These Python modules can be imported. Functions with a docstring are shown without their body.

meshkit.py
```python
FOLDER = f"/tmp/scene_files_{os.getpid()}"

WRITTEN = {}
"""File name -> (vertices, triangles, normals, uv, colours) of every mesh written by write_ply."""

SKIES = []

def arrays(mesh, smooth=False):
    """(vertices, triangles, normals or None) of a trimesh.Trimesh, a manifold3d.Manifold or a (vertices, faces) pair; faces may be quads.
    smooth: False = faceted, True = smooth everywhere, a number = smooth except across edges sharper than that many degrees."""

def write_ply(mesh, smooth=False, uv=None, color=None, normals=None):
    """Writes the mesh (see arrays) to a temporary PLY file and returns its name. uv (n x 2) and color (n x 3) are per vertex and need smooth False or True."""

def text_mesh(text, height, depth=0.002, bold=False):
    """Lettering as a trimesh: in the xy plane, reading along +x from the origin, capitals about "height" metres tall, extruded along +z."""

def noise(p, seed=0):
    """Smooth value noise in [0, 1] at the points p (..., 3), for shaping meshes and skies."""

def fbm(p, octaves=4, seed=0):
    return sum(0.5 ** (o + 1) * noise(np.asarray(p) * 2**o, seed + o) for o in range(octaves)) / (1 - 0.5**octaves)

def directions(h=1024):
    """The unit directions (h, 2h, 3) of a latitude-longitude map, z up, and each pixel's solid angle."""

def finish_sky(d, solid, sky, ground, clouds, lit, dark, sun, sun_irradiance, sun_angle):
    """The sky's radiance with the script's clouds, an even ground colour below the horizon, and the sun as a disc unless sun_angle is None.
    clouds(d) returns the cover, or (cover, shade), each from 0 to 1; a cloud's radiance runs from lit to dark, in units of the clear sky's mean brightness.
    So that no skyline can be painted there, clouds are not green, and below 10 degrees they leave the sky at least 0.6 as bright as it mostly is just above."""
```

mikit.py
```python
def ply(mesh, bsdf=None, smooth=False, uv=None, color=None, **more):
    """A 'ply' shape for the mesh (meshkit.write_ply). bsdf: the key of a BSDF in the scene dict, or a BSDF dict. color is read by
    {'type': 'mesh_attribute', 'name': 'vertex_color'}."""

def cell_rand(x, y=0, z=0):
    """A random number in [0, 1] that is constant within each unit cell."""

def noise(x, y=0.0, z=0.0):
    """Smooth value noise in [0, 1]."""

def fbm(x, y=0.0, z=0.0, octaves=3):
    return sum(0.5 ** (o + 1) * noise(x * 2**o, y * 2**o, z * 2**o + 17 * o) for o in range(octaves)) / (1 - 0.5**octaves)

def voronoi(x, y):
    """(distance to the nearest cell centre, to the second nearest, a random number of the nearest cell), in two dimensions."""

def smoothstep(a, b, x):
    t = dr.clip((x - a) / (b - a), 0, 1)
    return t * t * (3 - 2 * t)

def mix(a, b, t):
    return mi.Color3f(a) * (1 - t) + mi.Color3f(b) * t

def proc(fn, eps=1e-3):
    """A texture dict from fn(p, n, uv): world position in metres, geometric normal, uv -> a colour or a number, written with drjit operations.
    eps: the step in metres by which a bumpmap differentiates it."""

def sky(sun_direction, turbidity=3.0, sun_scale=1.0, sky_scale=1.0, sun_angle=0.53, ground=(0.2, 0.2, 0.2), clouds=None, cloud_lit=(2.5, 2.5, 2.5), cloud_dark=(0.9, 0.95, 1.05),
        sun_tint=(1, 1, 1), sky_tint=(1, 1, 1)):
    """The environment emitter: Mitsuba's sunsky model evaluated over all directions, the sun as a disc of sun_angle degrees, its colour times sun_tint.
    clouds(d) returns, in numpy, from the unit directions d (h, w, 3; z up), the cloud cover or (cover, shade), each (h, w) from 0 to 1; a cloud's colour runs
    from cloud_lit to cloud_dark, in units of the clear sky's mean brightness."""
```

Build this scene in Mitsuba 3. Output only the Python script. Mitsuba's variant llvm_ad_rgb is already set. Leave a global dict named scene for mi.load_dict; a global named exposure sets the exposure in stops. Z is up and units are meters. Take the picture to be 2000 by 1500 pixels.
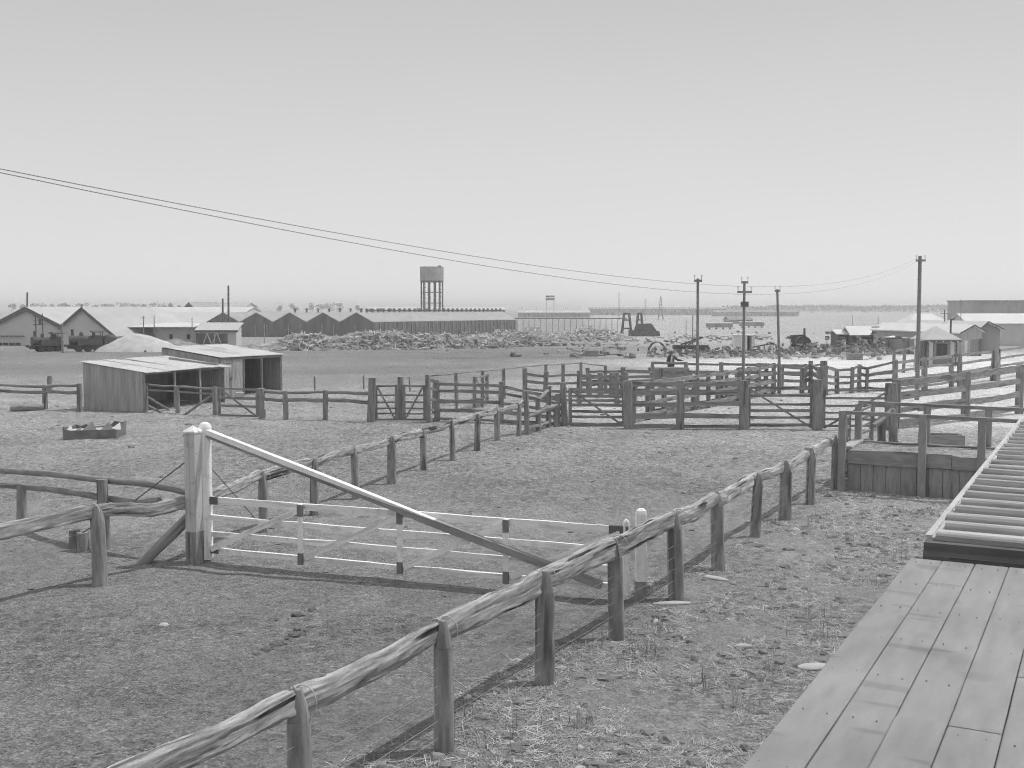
"""A dusty stockyard beside a railway siding, seen from the roof of a railway van; grey monochrome."""
import math
import numpy as np
import drjit as dr
import mitsuba as mi
import trimesh
import manifold3d as m3
import mikit
import meshkit
from mikit import proc, noise, fbm, voronoi, smoothstep, cell_rand

T = mi.ScalarTransform4f
scene, labels = {}, {}

# ------------------------------------------------------------------ camera, sky, air
EYE = 4.5                      # eye height over the yard: a man standing on a van roof
PITCH = 0.06763
FOV = 48.888                   # horizontal, degrees
scene['haze_air'] = {'type': 'homogeneous', 'albedo': 0.95, 'sigma_t': 0.0004}
scene['camera'] = {'type': 'perspective', 'fov': FOV, 'fov_axis': 'x', 'near_clip': 0.1, 'far_clip': 40000.0,
                   'to_world': T().look_at(origin=[0, 0, EYE], target=[0, math.cos(PITCH), EYE - math.sin(PITCH)], up=[0, 0, 1]),
                   'medium': {'type': 'ref', 'id': 'haze_air'}}
SUN = (0.50, 0.12, 1.0)


def veil(d):
    """an even high veil, brighter towards the horizon and a little towards the sun's side"""
    up = np.clip(d[..., 2], 0, 1)
    side = (d[..., 0] * 0.97 + d[..., 1] * 0.24) / np.sqrt(np.maximum(1 - up * up, 1e-4))
    dim = np.clip(up * 2.35, 0, 0.62) - 0.08 * side * (1 - up)
    dim = dim + 0.05 * (meshkit.fbm(d * np.array([7, 7, 16.0]), 4, 5) - 0.5)
    return np.ones(d.shape[:2]), np.clip(dim + 0.04, 0, 1)


scene['sky'] = mikit.sky(SUN, turbidity=4, sun_scale=0.46, sky_scale=1.0, ground=(0.25, 0.25, 0.25), clouds=veil,
                         cloud_lit=(1.88, 1.88, 1.88), cloud_dark=(0.97, 0.97, 0.97), sun_tint=(0.828, 0.99, 1.277))
exposure = 1.92

# ------------------------------------------------------------------ materials


def bsdf(key, fn=None, rgb=None, rough=0.9, bump=None, bump_scale=1.0, spec=0.25, eps=1e-3):
    base = proc(fn) if fn else {'type': 'rgb', 'value': [rgb, rgb, rgb]}
    d = {'type': 'principled', 'base_color': base, 'roughness': rough, 'specular': spec}
    if bump:
        d = {'type': 'bumpmap', 'arbitrary': proc(bump, eps), 'scale': bump_scale, 'bsdf': d}
    scene['mat_' + key] = {'type': 'twosided', 'bsdf': d}


def grey(v):
    return mi.Color3f(v, v, v)


def grain(uv, fine=1.0):
    """streaks along u (metres of length), v metres of girth"""
    a = noise(uv.x * 4.2, uv.y * 34 * fine)
    b = 0.6 * noise(uv.x * 13.0 + 31, uv.y * 100 * fine) + 0.4 * noise(uv.x * 45.0, uv.y * 60 * fine, 5)
    return a, b


def wood_fn(base, var, crack, fine=1.0):
    def fn(p, n, uv):
        a, b = grain(uv, fine)
        blotch = fbm(p.x * 1.7, p.y * 1.7, p.z * 1.7, 2)
        v = base * (1 + var * (a - 0.5) + 0.6 * var * (b - 0.5) + 0.7 * var * (blotch - 0.5))
        split = smoothstep(0.66, 0.80, noise(uv.x * 1.1 + 9, uv.y * 21 * fine)) * smoothstep(0.35, 0.6, noise(uv.x * 0.9, uv.y * 3, 7))
        return grey(v * (1 - crack * split))
    return fn


def wood_bump(fine=1.0):
    def fn(p, n, uv):
        a, b = grain(uv, fine)
        split = smoothstep(0.66, 0.80, noise(uv.x * 1.1 + 9, uv.y * 21 * fine)) * smoothstep(0.35, 0.6, noise(uv.x * 0.9, uv.y * 3, 7))
        return 0.006 * a + 0.003 * b - 0.012 * split
    return fn


wf, wb = wood_fn(0.37, 0.75, 0.80), wood_bump()
bsdf('rail_wood', wf, bump=wb)
wf2 = wood_fn(0.29, 0.5, 0.45, 0.8)
bsdf('post_wood', wf2, bump=wood_bump(0.8))
bsdf('yard_wood', wood_fn(0.275, 0.42, 0.4, 0.6))
bsdf('dark_wood', wood_fn(0.30, 0.32, 0.3, 0.6))
bsdf('pole_wood', wood_fn(0.27, 0.35, 0.3, 0.7))
bsdf('pale_plank', wood_fn(0.42, 0.25, 0.35, 0.6))


def paint_fn(p, n, uv):
    wear = smoothstep(0.68, 0.82, noise(uv.x * 1.5, uv.y * 26)) * 0.5 + smoothstep(0.62, 0.75, fbm(p.x * 9, p.y * 9, p.z * 9, 2)) * 0.35
    return grey((0.89 + 0.06 * (noise(uv.x * 3, uv.y * 60) - 0.5)) * (1 - 0.40 * wear))


bsdf('white_paint', paint_fn, rough=0.6, spec=0.4)
bsdf('old_white', lambda p, n, uv: paint_fn(p, n, uv) * 0.64, rough=0.7)
bsdf('iron', rgb=0.15, rough=0.7)
bsdf('strap_iron', rgb=0.22, rough=0.8)
bsdf('wire_metal', rgb=0.55, rough=0.5)
bsdf('conductor', rgb=0.36, rough=0.6)


def board_fn(p, n, uv):
    a, b = grain(uv, 0.7)
    blotch = fbm(p.x * 2.2, p.y * 2.2, 3.1, 3)
    dirt = smoothstep(0.60, 0.74, fbm(p.x * 1.9 + 40, p.y * 1.9, 0.5, 3)) + 0.9 * smoothstep(0.86, 0.92, noise(uv.x * 9, uv.y * 2.2, 3))
    return grey((0.29 + 0.10 * (blotch - 0.5) + 0.05 * (a - 0.5) + 0.03 * (b - 0.5)) * (1 - 0.20 * dirt))


bsdf('roof_board', board_fn, rough=0.85, bump=lambda p, n, uv: 0.0025 * grain(uv, 0.7)[0])
bsdf('batten_roof', lambda p, n, uv: grey(0.48 + 0.14 * (fbm(p.x * 3, p.y * 3, p.z, 3) - 0.5)), rough=0.85)
bsdf('batten_wood', wood_fn(0.31, 0.3, 0.2))
bsdf('van_dark', wood_fn(0.13, 0.3, 0.2), rough=0.8)


def sheet_fn(base, streak):
    def fn(p, n, uv):
        s = noise(uv.x * 7.7, uv.y * 0.6) * 0.65 + noise(uv.x * 19, uv.y * 1.7) * 0.35
        rust = smoothstep(0.5, 0.75, fbm(p.x * 1.1, p.y * 1.1, p.z * 0.8, 3))
        return grey(base * (1 + streak * (s - 0.5)) * (1 - 0.30 * rust))
    return fn


bsdf('iron_sheet_wall', sheet_fn(0.40, 0.55), rough=0.6, spec=0.4)
bsdf('iron_sheet_roof', sheet_fn(0.64, 0.18), rough=0.6, spec=0.4)
bsdf('iron_sheet_dark', sheet_fn(0.36, 0.4), rough=0.7)
bsdf('rust_iron', lambda p, n, uv: grey(0.20 + 0.14 * (fbm(p.x * 5, p.y * 5, p.z * 5, 3) - 0.5)), rough=0.8)


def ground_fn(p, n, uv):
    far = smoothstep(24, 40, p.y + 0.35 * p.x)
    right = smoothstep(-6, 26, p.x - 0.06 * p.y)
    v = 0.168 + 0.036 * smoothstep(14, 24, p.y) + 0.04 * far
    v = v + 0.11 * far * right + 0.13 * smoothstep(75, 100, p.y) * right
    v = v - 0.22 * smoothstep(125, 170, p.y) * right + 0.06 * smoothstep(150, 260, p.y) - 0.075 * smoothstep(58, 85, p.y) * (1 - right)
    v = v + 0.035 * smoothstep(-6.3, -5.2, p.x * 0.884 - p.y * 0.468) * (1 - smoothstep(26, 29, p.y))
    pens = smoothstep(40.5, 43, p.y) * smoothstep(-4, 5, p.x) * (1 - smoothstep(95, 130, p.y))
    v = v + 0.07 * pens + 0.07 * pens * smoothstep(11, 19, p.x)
    big = fbm(p.x * 0.21, p.y * 0.21, 2.0, 4)
    mid = fbm(p.x * 1.4, p.y * 1.4, 5.0, 3)
    fine = fbm(p.x * 11, p.y * 11, 1.0, 3)
    grit = noise(p.x * 55, p.y * 55)
    pits = smoothstep(0.34, 0.12, voronoi(p.x * 3.1, p.y * 3.1)[0]) * smoothstep(0.45, 0.62, fbm(p.x * 0.45, p.y * 0.45, 12, 3))
    v = v * (1 - 0.16 * pits)
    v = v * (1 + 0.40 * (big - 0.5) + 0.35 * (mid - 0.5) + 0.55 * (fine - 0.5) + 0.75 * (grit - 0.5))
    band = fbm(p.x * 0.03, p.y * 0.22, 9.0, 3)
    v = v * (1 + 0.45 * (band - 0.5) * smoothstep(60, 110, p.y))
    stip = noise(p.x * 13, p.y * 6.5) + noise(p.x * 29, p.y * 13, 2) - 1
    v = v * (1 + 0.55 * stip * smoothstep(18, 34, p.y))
    straw = smoothstep(0.70, 0.86, noise(p.x * 23, p.y * 31, 3)) * smoothstep(0.35, 0.6, fbm(p.x * 0.8, p.y * 0.8, 8, 2))
    return grey(dr.clip(v + 0.08 * straw, 0.05, 0.62))


def ground_bump(p, n, uv):
    near = 1 - smoothstep(30, 60, p.y)
    return near * (0.030 * fbm(p.x * 4, p.y * 4, 1, 3) + 0.014 * noise(p.x * 30, p.y * 30) - 0.03 * smoothstep(0.34, 0.12, voronoi(p.x * 3.1, p.y * 3.1)[0]) * smoothstep(0.45, 0.62, fbm(p.x * 0.45, p.y * 0.45, 12, 3))) + 0.08 * (1 - near) * fbm(p.x * 1.2, p.y * 1.2, 1, 2)


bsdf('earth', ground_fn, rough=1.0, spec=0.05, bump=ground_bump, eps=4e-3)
bsdf('straw', lambda p, n, uv: grey(0.20 + 0.40 * cell_rand(p.x * 9, p.y * 9)), rough=0.9)
bsdf('stem', rgb=0.14)
bsdf('pale_straw', lambda p, n, uv: grey(0.24 + 0.42 * cell_rand(p.x * 9, p.y * 9)), rough=0.9)
bsdf('clod', lambda p, n, uv: grey(0.16 + 0.14 * fbm(p.x * 8, p.y * 8, p.z * 8, 2)))
bsdf('pale_stone', rgb=0.50)
bsdf('works_wall', lambda p, n, uv: grey(0.16 + 0.10 * (noise(p.x * 0.9, p.y * 0.9, p.z * 0.15) - 0.5)))
bsdf('works_side', lambda p, n, uv: grey(0.27 + 0.16 * (noise(p.x * 0.7, p.y * 0.7, p.z * 0.3) - 0.5)))
bsdf('tank_iron', lambda p, n, uv: grey(0.42 + 0.10 * (fbm(p.x * 0.9, p.y * 0.9, p.z * 0.5, 3) - 0.5)))
bsdf('works_roof', lambda p, n, uv: grey(0.40 + 0.10 * (fbm(p.x * 0.4, p.y * 0.4, p.z, 3) - 0.5)))
bsdf('pale_wall', lambda p, n, uv: grey(0.58 + 0.10 * (fbm(p.x * 0.8, p.y * 0.8, p.z * 0.8, 3) - 0.5)))
bsdf('pale_roof', lambda p, n, uv: grey(0.50 + 0.10 * (fbm(p.x * 0.5, p.y * 0.5, p.z, 3) - 0.5)))
bsdf('white_roof', lambda p, n, uv: grey(0.68 + 0.10 * (fbm(p.x * 0.7, p.y * 0.7, p.z, 3) - 0.5)))
bsdf('trim_dark', rgb=0.16)
bsdf('opening', rgb=0.09)
bsdf('soot', lambda p, n, uv: grey(0.11 + 0.06 * (fbm(p.x * 2, p.y * 2, p.z * 2, 2) - 0.5)), rough=0.7)
bsdf('heap_pale', lambda p, n, uv: grey(0.50 + 0.2 * (fbm(p.x * 1.5, p.y * 1.5, p.z * 1.5, 3) - 0.5)))
bsdf('heap_grey', lambda p, n, uv: grey(0.24 + 0.25 * (fbm(p.x * 1.5, p.y * 1.5, p.z * 1.5, 3) - 0.5)))
bsdf('firewood', lambda p, n, uv: grey(0.25 + 0.50 * cell_rand(p.x * 1.3, p.y * 1.3, p.z * 2.3)))
bsdf('scrap', lambda p, n, uv: grey(0.12 + 0.26 * cell_rand(p.x * 2.1, p.y * 2.1, p.z * 2.1)))
bsdf('foliage', lambda p, n, uv: grey(0.09 + 0.06 * cell_rand(p.x * 0.7, p.y * 0.7, p.z * 0.7)))
bsdf('bark', rgb=0.12)
bsdf('skin', rgb=0.28)
bsdf('cloth_dark', rgb=0.10)
bsdf('cloth_pale', rgb=0.62)

# ------------------------------------------------------------------ helpers
R = np.random.default_rng(1919)


def terrain(y):
    t = np.clip(np.asarray(y, float) - 60, 0, 320)
    return -0.0175 * np.where(t < 20, t * t / 40, t - 10)


def ground_z(x, y):
    return float(terrain(y))


def norm(v):
    v = np.asarray(v, float)
    return v / max(np.linalg.norm(v), 1e-12)


def sweep(path, section, up=(0, 0, 1)):
    """a closed bar along path: section is (k,2) or (n,k,2) of (side, up) offsets; returns v, f, uv"""
    P = np.asarray(path, float)
    n = len(P)
    S = np.asarray(section, float)
    if S.ndim == 2:
        S = np.repeat(S[None], n, 0)
    k = S.shape[1]
    t = np.gradient(P, axis=0)
    t /= np.linalg.norm(t, axis=1, keepdims=True)
    upv = np.asarray(up, float)
    if abs(norm(P[-1] - P[0]) @ norm(upv)) > 0.95:
        upv = np.array([0, 1.0, 0])
    side = np.cross(t, upv)
    side /= np.linalg.norm(side, axis=1, keepdims=True)
    u2 = np.cross(side, t)
    ring = P[:, None] + S[..., :1] * side[:, None] + S[..., 1:] * u2[:, None]
    per = np.concatenate([[0], np.cumsum(np.linalg.norm(np.diff(np.vstack([S[0], S[0][:1]]), axis=0), axis=1))])
    ln = np.concatenate([[0], np.cumsum(np.linalg.norm(np.diff(P, axis=0), axis=1))]) + R.random() * 40
    off = R.random() * 40
    V = np.concatenate([ring, ring[:, :1]], 1)
    uv = np.stack(np.broadcast_arrays(ln[:, None], per[None] + off), -1)
    i, j = np.meshgrid(np.arange(n - 1), np.arange(k), indexing='ij')
    a = i * (k + 1) + j
    q = np.stack([a, a + 1, a + k + 2, a + k + 1], -1).reshape(-1, 4)
    f = np.vstack([q[:, [0, 1, 2]], q[:, [0, 2, 3]]])
    v, uv = V.reshape(-1, 3), uv.reshape(-1, 2)
    for e, flip in ((0, True), (n - 1, False)):
        b = len(v)
        v = np.vstack([v, ring[e], ring[e].mean(0)[None]])
        uv = np.vstack([uv, S[e] + 7.3 + ln[e], S[e].mean(0)[None] + 7.3 + ln[e]])
        idx = np.arange(k)
        c = np.stack([b + idx, b + (idx + 1) % k, np.full(k, b + k)], 1)
        f = np.vstack([f, c[:, ::-1] if flip else c])
    return v, f, uv


def rect(w, h):
    return np.array([[-w / 2, -h / 2], [w / 2, -h / 2], [w / 2, h / 2], [-w / 2, h / 2]])


def ell(w, h, k=10, p=2.0):
    a = np.arange(k) * 2 * np.pi / k + np.pi / k
    c, s = np.cos(a), np.sin(a)
    return np.stack([np.sign(c) * np.abs(c) ** (2 / p) * w / 2, np.sign(s) * np.abs(s) ** (2 / p) * h / 2], 1)


class MB:
    """collects pieces; build() makes them one entry of the scene"""

    def __init__(self):
        self.v, self.f, self.uv, self.n = [], [], [], 0

    def add(self, v, f, uv=None):
        v, f = np.asarray(v, float), np.asarray(f, int)
        if f.shape[1] == 4:
            f = np.vstack([f[:, [0, 1, 2]], f[:, [0, 2, 3]]])
        self.v.append(v)
        self.f.append(f + self.n)
        self.uv.append(v[:, :2] * 1.0 if uv is None else uv)
        self.n += len(v)
        return self

    def bar(self, p0, p1, w, h, up=(0, 0, 1)):
        """straight sawn bar: w across, h upwards"""
        return self.add(*sweep([p0, p1], rect(w, h), up))

    def slab(self, p0, p1, w, h, amp=0.02, step=0.5, up=(0, 0, 1)):
        """hand-split or old sawn slab: slightly bent, uneven in size"""
        p0, p1 = np.asarray(p0, float), np.asarray(p1, float)
        n = max(3, int(np.linalg.norm(p1 - p0) / step) + 1)
        t = np.linspace(0, 1, n)[:, None]
        P = p0 + (p1 - p0) * t
        bend = np.sin(t[:, 0] * np.pi) * R.normal(0, amp * 0.6)
        P[:, 2] += bend + R.normal(0, amp * 0.35, n) * (t[:, 0] > 0) * (t[:, 0] < 1)
        S = np.array([rect(w * R.uniform(0.9, 1.1), h * R.uniform(0.88, 1.12)) + R.normal(0, 0.05, (4, 2)) * min(w, h) for _ in range(n)])
        return self.add(*sweep(P, S, up))

    def split(self, p0, p1, w, h, amp=0.02, taper=1.0, relief=0.014):
        """a split rail near the eye: flattish faces, long cracks and flakes along the grain"""
        p0, p1 = np.asarray(p0, float), np.asarray(p1, float)
        ln = np.linalg.norm(p1 - p0)
        n, k = max(12, int(ln / 0.06)), 46
        t = np.linspace(0, 1, n)
        P = p0 + (p1 - p0) * t[:, None]
        ph, s0 = R.random() * 6, R.random() * 50
        env = np.clip(np.minimum(t, 1 - t) * 5, 0, 1)
        P[:, 2] += env * (amp * np.sin(t * R.uniform(3, 6) + ph) + 0.3 * amp * np.sin(t * 13 + ph * 2) - R.uniform(0.0, 0.05) * np.sin(t * math.pi))
        P[:, 0] += env * amp * 0.7 * np.sin(t * 4 + ph * 3)
        S = ell(w, h, k, R.uniform(2.6, 4.2))[None] * (1 + (taper - 1) * t)[:, None, None]
        ang = np.arange(k) * 2 * np.pi / k
        q = np.stack(np.broadcast_arrays(t[:, None] * ln * 1.7 + s0, np.cos(ang)[None] * 5.5 + s0, np.sin(ang)[None] * 5.5), -1)
        big = meshkit.fbm(q * [1.0, 0.28, 0.28], 3, 3) - 0.5
        crack = np.clip(np.abs(meshkit.fbm(q, 3, 7) - 0.5) * 11, 0, 1)
        d = big * 0.07 - relief * (1 - crack)
        return self.add(*sweep(P, S + d[..., None] * S / np.linalg.norm(S, axis=-1, keepdims=True)))

    def log(self, p0, p1, w, h, amp=0.03, step=0.35, k=10, p=2.4, rough=0.08, taper=1.0, up=(0, 0, 1)):
        p0, p1 = np.asarray(p0, float), np.asarray(p1, float)
        n = max(4, int(np.linalg.norm(p1 - p0) / step) + 1)
        t = np.linspace(0, 1, n)
        P = p0 + (p1 - p0) * t[:, None]
        ph, ph2 = R.random() * 6, R.random() * 6
        env = np.clip(np.minimum(t, 1 - t) * 6, 0, 1)
        P[:, 2] += amp * env * (np.sin(t * 5.0 + ph) * 0.7 + np.sin(t * 11 + ph2) * 0.4)
        P[:, 0] += amp * env * np.sin(t * 4 + ph2) * 0.8
        sc = 1 + (taper - 1) * t
        lump = 1 + rough * (R.normal(0, 1, (n, k)) * 0.5 + np.sin(t * 9 + ph)[:, None] * 0.7 + R.normal(0, 0.6, (1, k)))
        S = ell(w, h, k, p)[None] * sc[:, None, None] * lump[..., None]
        return self.add(*sweep(P, S, up))

    def tube(self, pts, r, k=5):
        return self.add(*sweep(pts, ell(2 * r, 2 * r, k)))

    def cyl(self, p0, p1, r0, r1=None, k=14):
        r1 = r0 if r1 is None else r1
        return self.add(*sweep([p0, p1], np.array([ell(2 * r0, 2 * r0, k), ell(2 * r1, 2 * r1, k)])))

    def box(self, c, s, rz=0.0):
        x, y, z = np.asarray(s, float) / 2
        co, si = math.cos(rz), math.sin(rz)
        d = np.array([co, si, 0]) * x
        c = np.asarray(c, float)
        return self.add(*sweep([c - d, c + d], rect(2 * y, 2 * z)))

    def prism(self, poly, d):
        """planar 3-D polygon (in order) pushed along d; convex or fan-safe from its mean"""
        P = np.asarray(poly, float)
        k = len(P)
        a = np.vstack([P, P.mean(0)[None]])
        v = np.vstack([a, a + np.asarray(d, float)])
        i = np.arange(k)
        j = (i + 1) % k
        f = np.vstack([np.stack([j, i, i * 0 + k], 1), np.stack([i + k + 1, j + k + 1, i * 0 + 2 * k + 1], 1), np.stack([i, j, j + k + 1], 1), np.stack([i, j + k + 1, i + k + 1], 1)])
        return self.add(v, f)

    def mesh(self, m):
        return self.add(np.array(m.vertices), np.array(m.faces))

    def build(self, key, mat, smooth=False):
        v, f, uv = np.vstack(self.v), np.vstack(self.f), np.vstack(self.uv)
        assert key not in scene, key
        used.setdefault(key, 1)
        scene[key] = mikit.ply((v, f), 'mat_' + mat, smooth=smooth, uv=uv if isinstance(smooth, bool) else None)
        return key


used = {}


def name(base):
    n = used.get(base, 0)
    used[base] = n + 1
    return base if n == 0 else f'{base}_{n:03d}'


def tag(key, label=None, cat=None, group=None, kind=None):
    d = {}
    for k, x in (('label', label), ('category', cat), ('group', group), ('kind', kind)):
        if x:
            d[k] = x
    labels[key] = d
    return key


def thing(base, label, cat, group=None):
    return tag(name(base), label, cat, group)


def part(key, base):
    return name(f'{key}__{base}')


def single(base, mb, mat, label, cat, group=None, smooth=False):
    k = thing(base, label, cat, group)
    mb.build(k, mat, smooth)
    return k


def post_mesh(x, y, h, w=0.2, d=None, lean=None, top='flat', k=8, p=4.0, rough=0.05, z=None):
    z0 = ground_z(x, y) if z is None else z
    d = d or w
    n = 7
    t = np.linspace(0, 1, n)
    lean = R.normal(0, 0.025, 2) if lean is None else lean
    P = np.stack([x + lean[0] * t * h, y + lean[1] * t * h, z0 - 0.25 + (h + 0.25) * t], 1)
    lump = 1 + rough * (R.normal(0, 0.6, (n, k)) + R.normal(0, 0.6, (n, 1)))
    S = ell(w, d, k, p)[None] * lump[..., None] * (1.06 - 0.12 * t)[:, None, None]
    if top == 'point':
        P = np.vstack([P[:-1], [P[-1] + [0, 0, -0.27], P[-1] + [0, 0, -0.12], P[-1]]])
        S = np.concatenate([S[:-1], [S[-1], S[-1] * [0.72, 0.8], S[-1] * [0.26, 0.45]]])
    elif top == 'round':
        P = np.vstack([P[:-1], [P[-1] + [0, 0, -0.06], P[-1] + [0, 0, -0.02], P[-1]]])
        S = np.concatenate([S[:-1], [S[-1], S[-1] * 0.8, S[-1] * 0.4]])
    return sweep(P, S)


def lerp_h(posts, i, z):
    x, y, h = posts[i]
    return np.array([x, y, ground_z(x, y) + z])


def yard_fence(label, posts, rails, post_w=0.2, rail_h=0.15, rail_t=0.06, base='stockyard_fence', cat='fence', mat='yard_wood', pmat='yard_wood', front=0.0, skip_posts=(), over=0.0, round_rails=False, group=None, fracs=True, taper_last=None):
    """posts: (x, y, height); rails: fractions of post height (top of the rail) per bay"""
    key = thing(base, label, cat, group)
    for i, (x, y, h) in enumerate(posts):
        if i in skip_posts:
            continue
        MB().add(*post_mesh(x, y, h + R.normal(0, 0.02), post_w * R.uniform(0.88, 1.12), k=8)).build(part(key, 'post'), pmat)
    for i in range(len(posts) - 1):
        a, b = np.array(posts[i]), np.array(posts[i + 1])
        d = norm(b[:2] - a[:2])
        nrm = np.array([d[1], -d[0]])
        if nrm[1] > 0:
            nrm = -nrm
        for j, r in enumerate(rails):
            za, zb = (r * a[2], r * b[2]) if fracs else (r, r)
            off = nrm * front
            p0 = np.array([*(a[:2] + off - d * 0.04), ground_z(a[0], a[1]) + za - rail_h / 2 + R.normal(0, 0.012)])
            p1 = np.array([*(b[:2] + off + d * 0.04), ground_z(b[0], b[1]) + zb - rail_h / 2 + R.normal(0, 0.012)])
            hh = rail_h * R.uniform(0.8, 1.2)
            if round_rails or (j == 0 and over):
                MB().log(p0, p1, rail_t * 1.6, hh, amp=0.02).build(part(key, 'rail'), mat, True)
            else:
                MB().slab(p0, p1, rail_t, hh, amp=0.02).build(part(key, 'rail'), mat)
    return key


def farm_gate(label, p0, p1, h, rails, brace='down', base='stockyard_gate', stile=0.13, rail_h=0.09, mat='yard_wood', lift=0.05, brace2=None, group=None, rail_t=0.05):
    """p0, p1 = ground points of hinge and latch stile; rails = fractions of h (rail centres)"""
    key = thing(base, label, 'gate', group)
    p0, p1 = np.array(p0, float)[:2], np.array(p1, float)[:2]
    d = norm(p1 - p0)
    nrm = np.array([d[1], -d[0]])
    nrm = -nrm if nrm[1] > 0 else nrm
    z0, z1 = ground_z(*p0), ground_z(*p1)
    for q, z in ((p0 + d * stile / 2, z0), (p1 - d * stile / 2, z1)):
        MB().slab([*q, z + lift], [*q, z + h], stile, 0.08, amp=0.004, up=(0, 1, 0)).build(part(key, 'stile'), mat)
    for r in rails:
        o = nrm * 0.012
        MB().slab([*(p0 + d * stile * 0.6 + o), z0 + r * h], [*(p1 - d * stile * 0.6 + o), z1 + r * h], rail_t, rail_h * R.uniform(0.85, 1.15), amp=0.01).build(part(key, 'rail'), mat)
    ends = {'down': (0.94, 0.06), 'up': (0.06, 0.94)}[brace]
    o = nrm * (0.012 + rail_t / 2 + 0.02)
    MB().bar([*(p0 + d * stile + o), z0 + ends[0] * h], [*(p1 - d * stile + o), z1 + ends[1] * h], 0.03, 0.07).build(part(key, 'brace'), mat)
    return key


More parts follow.
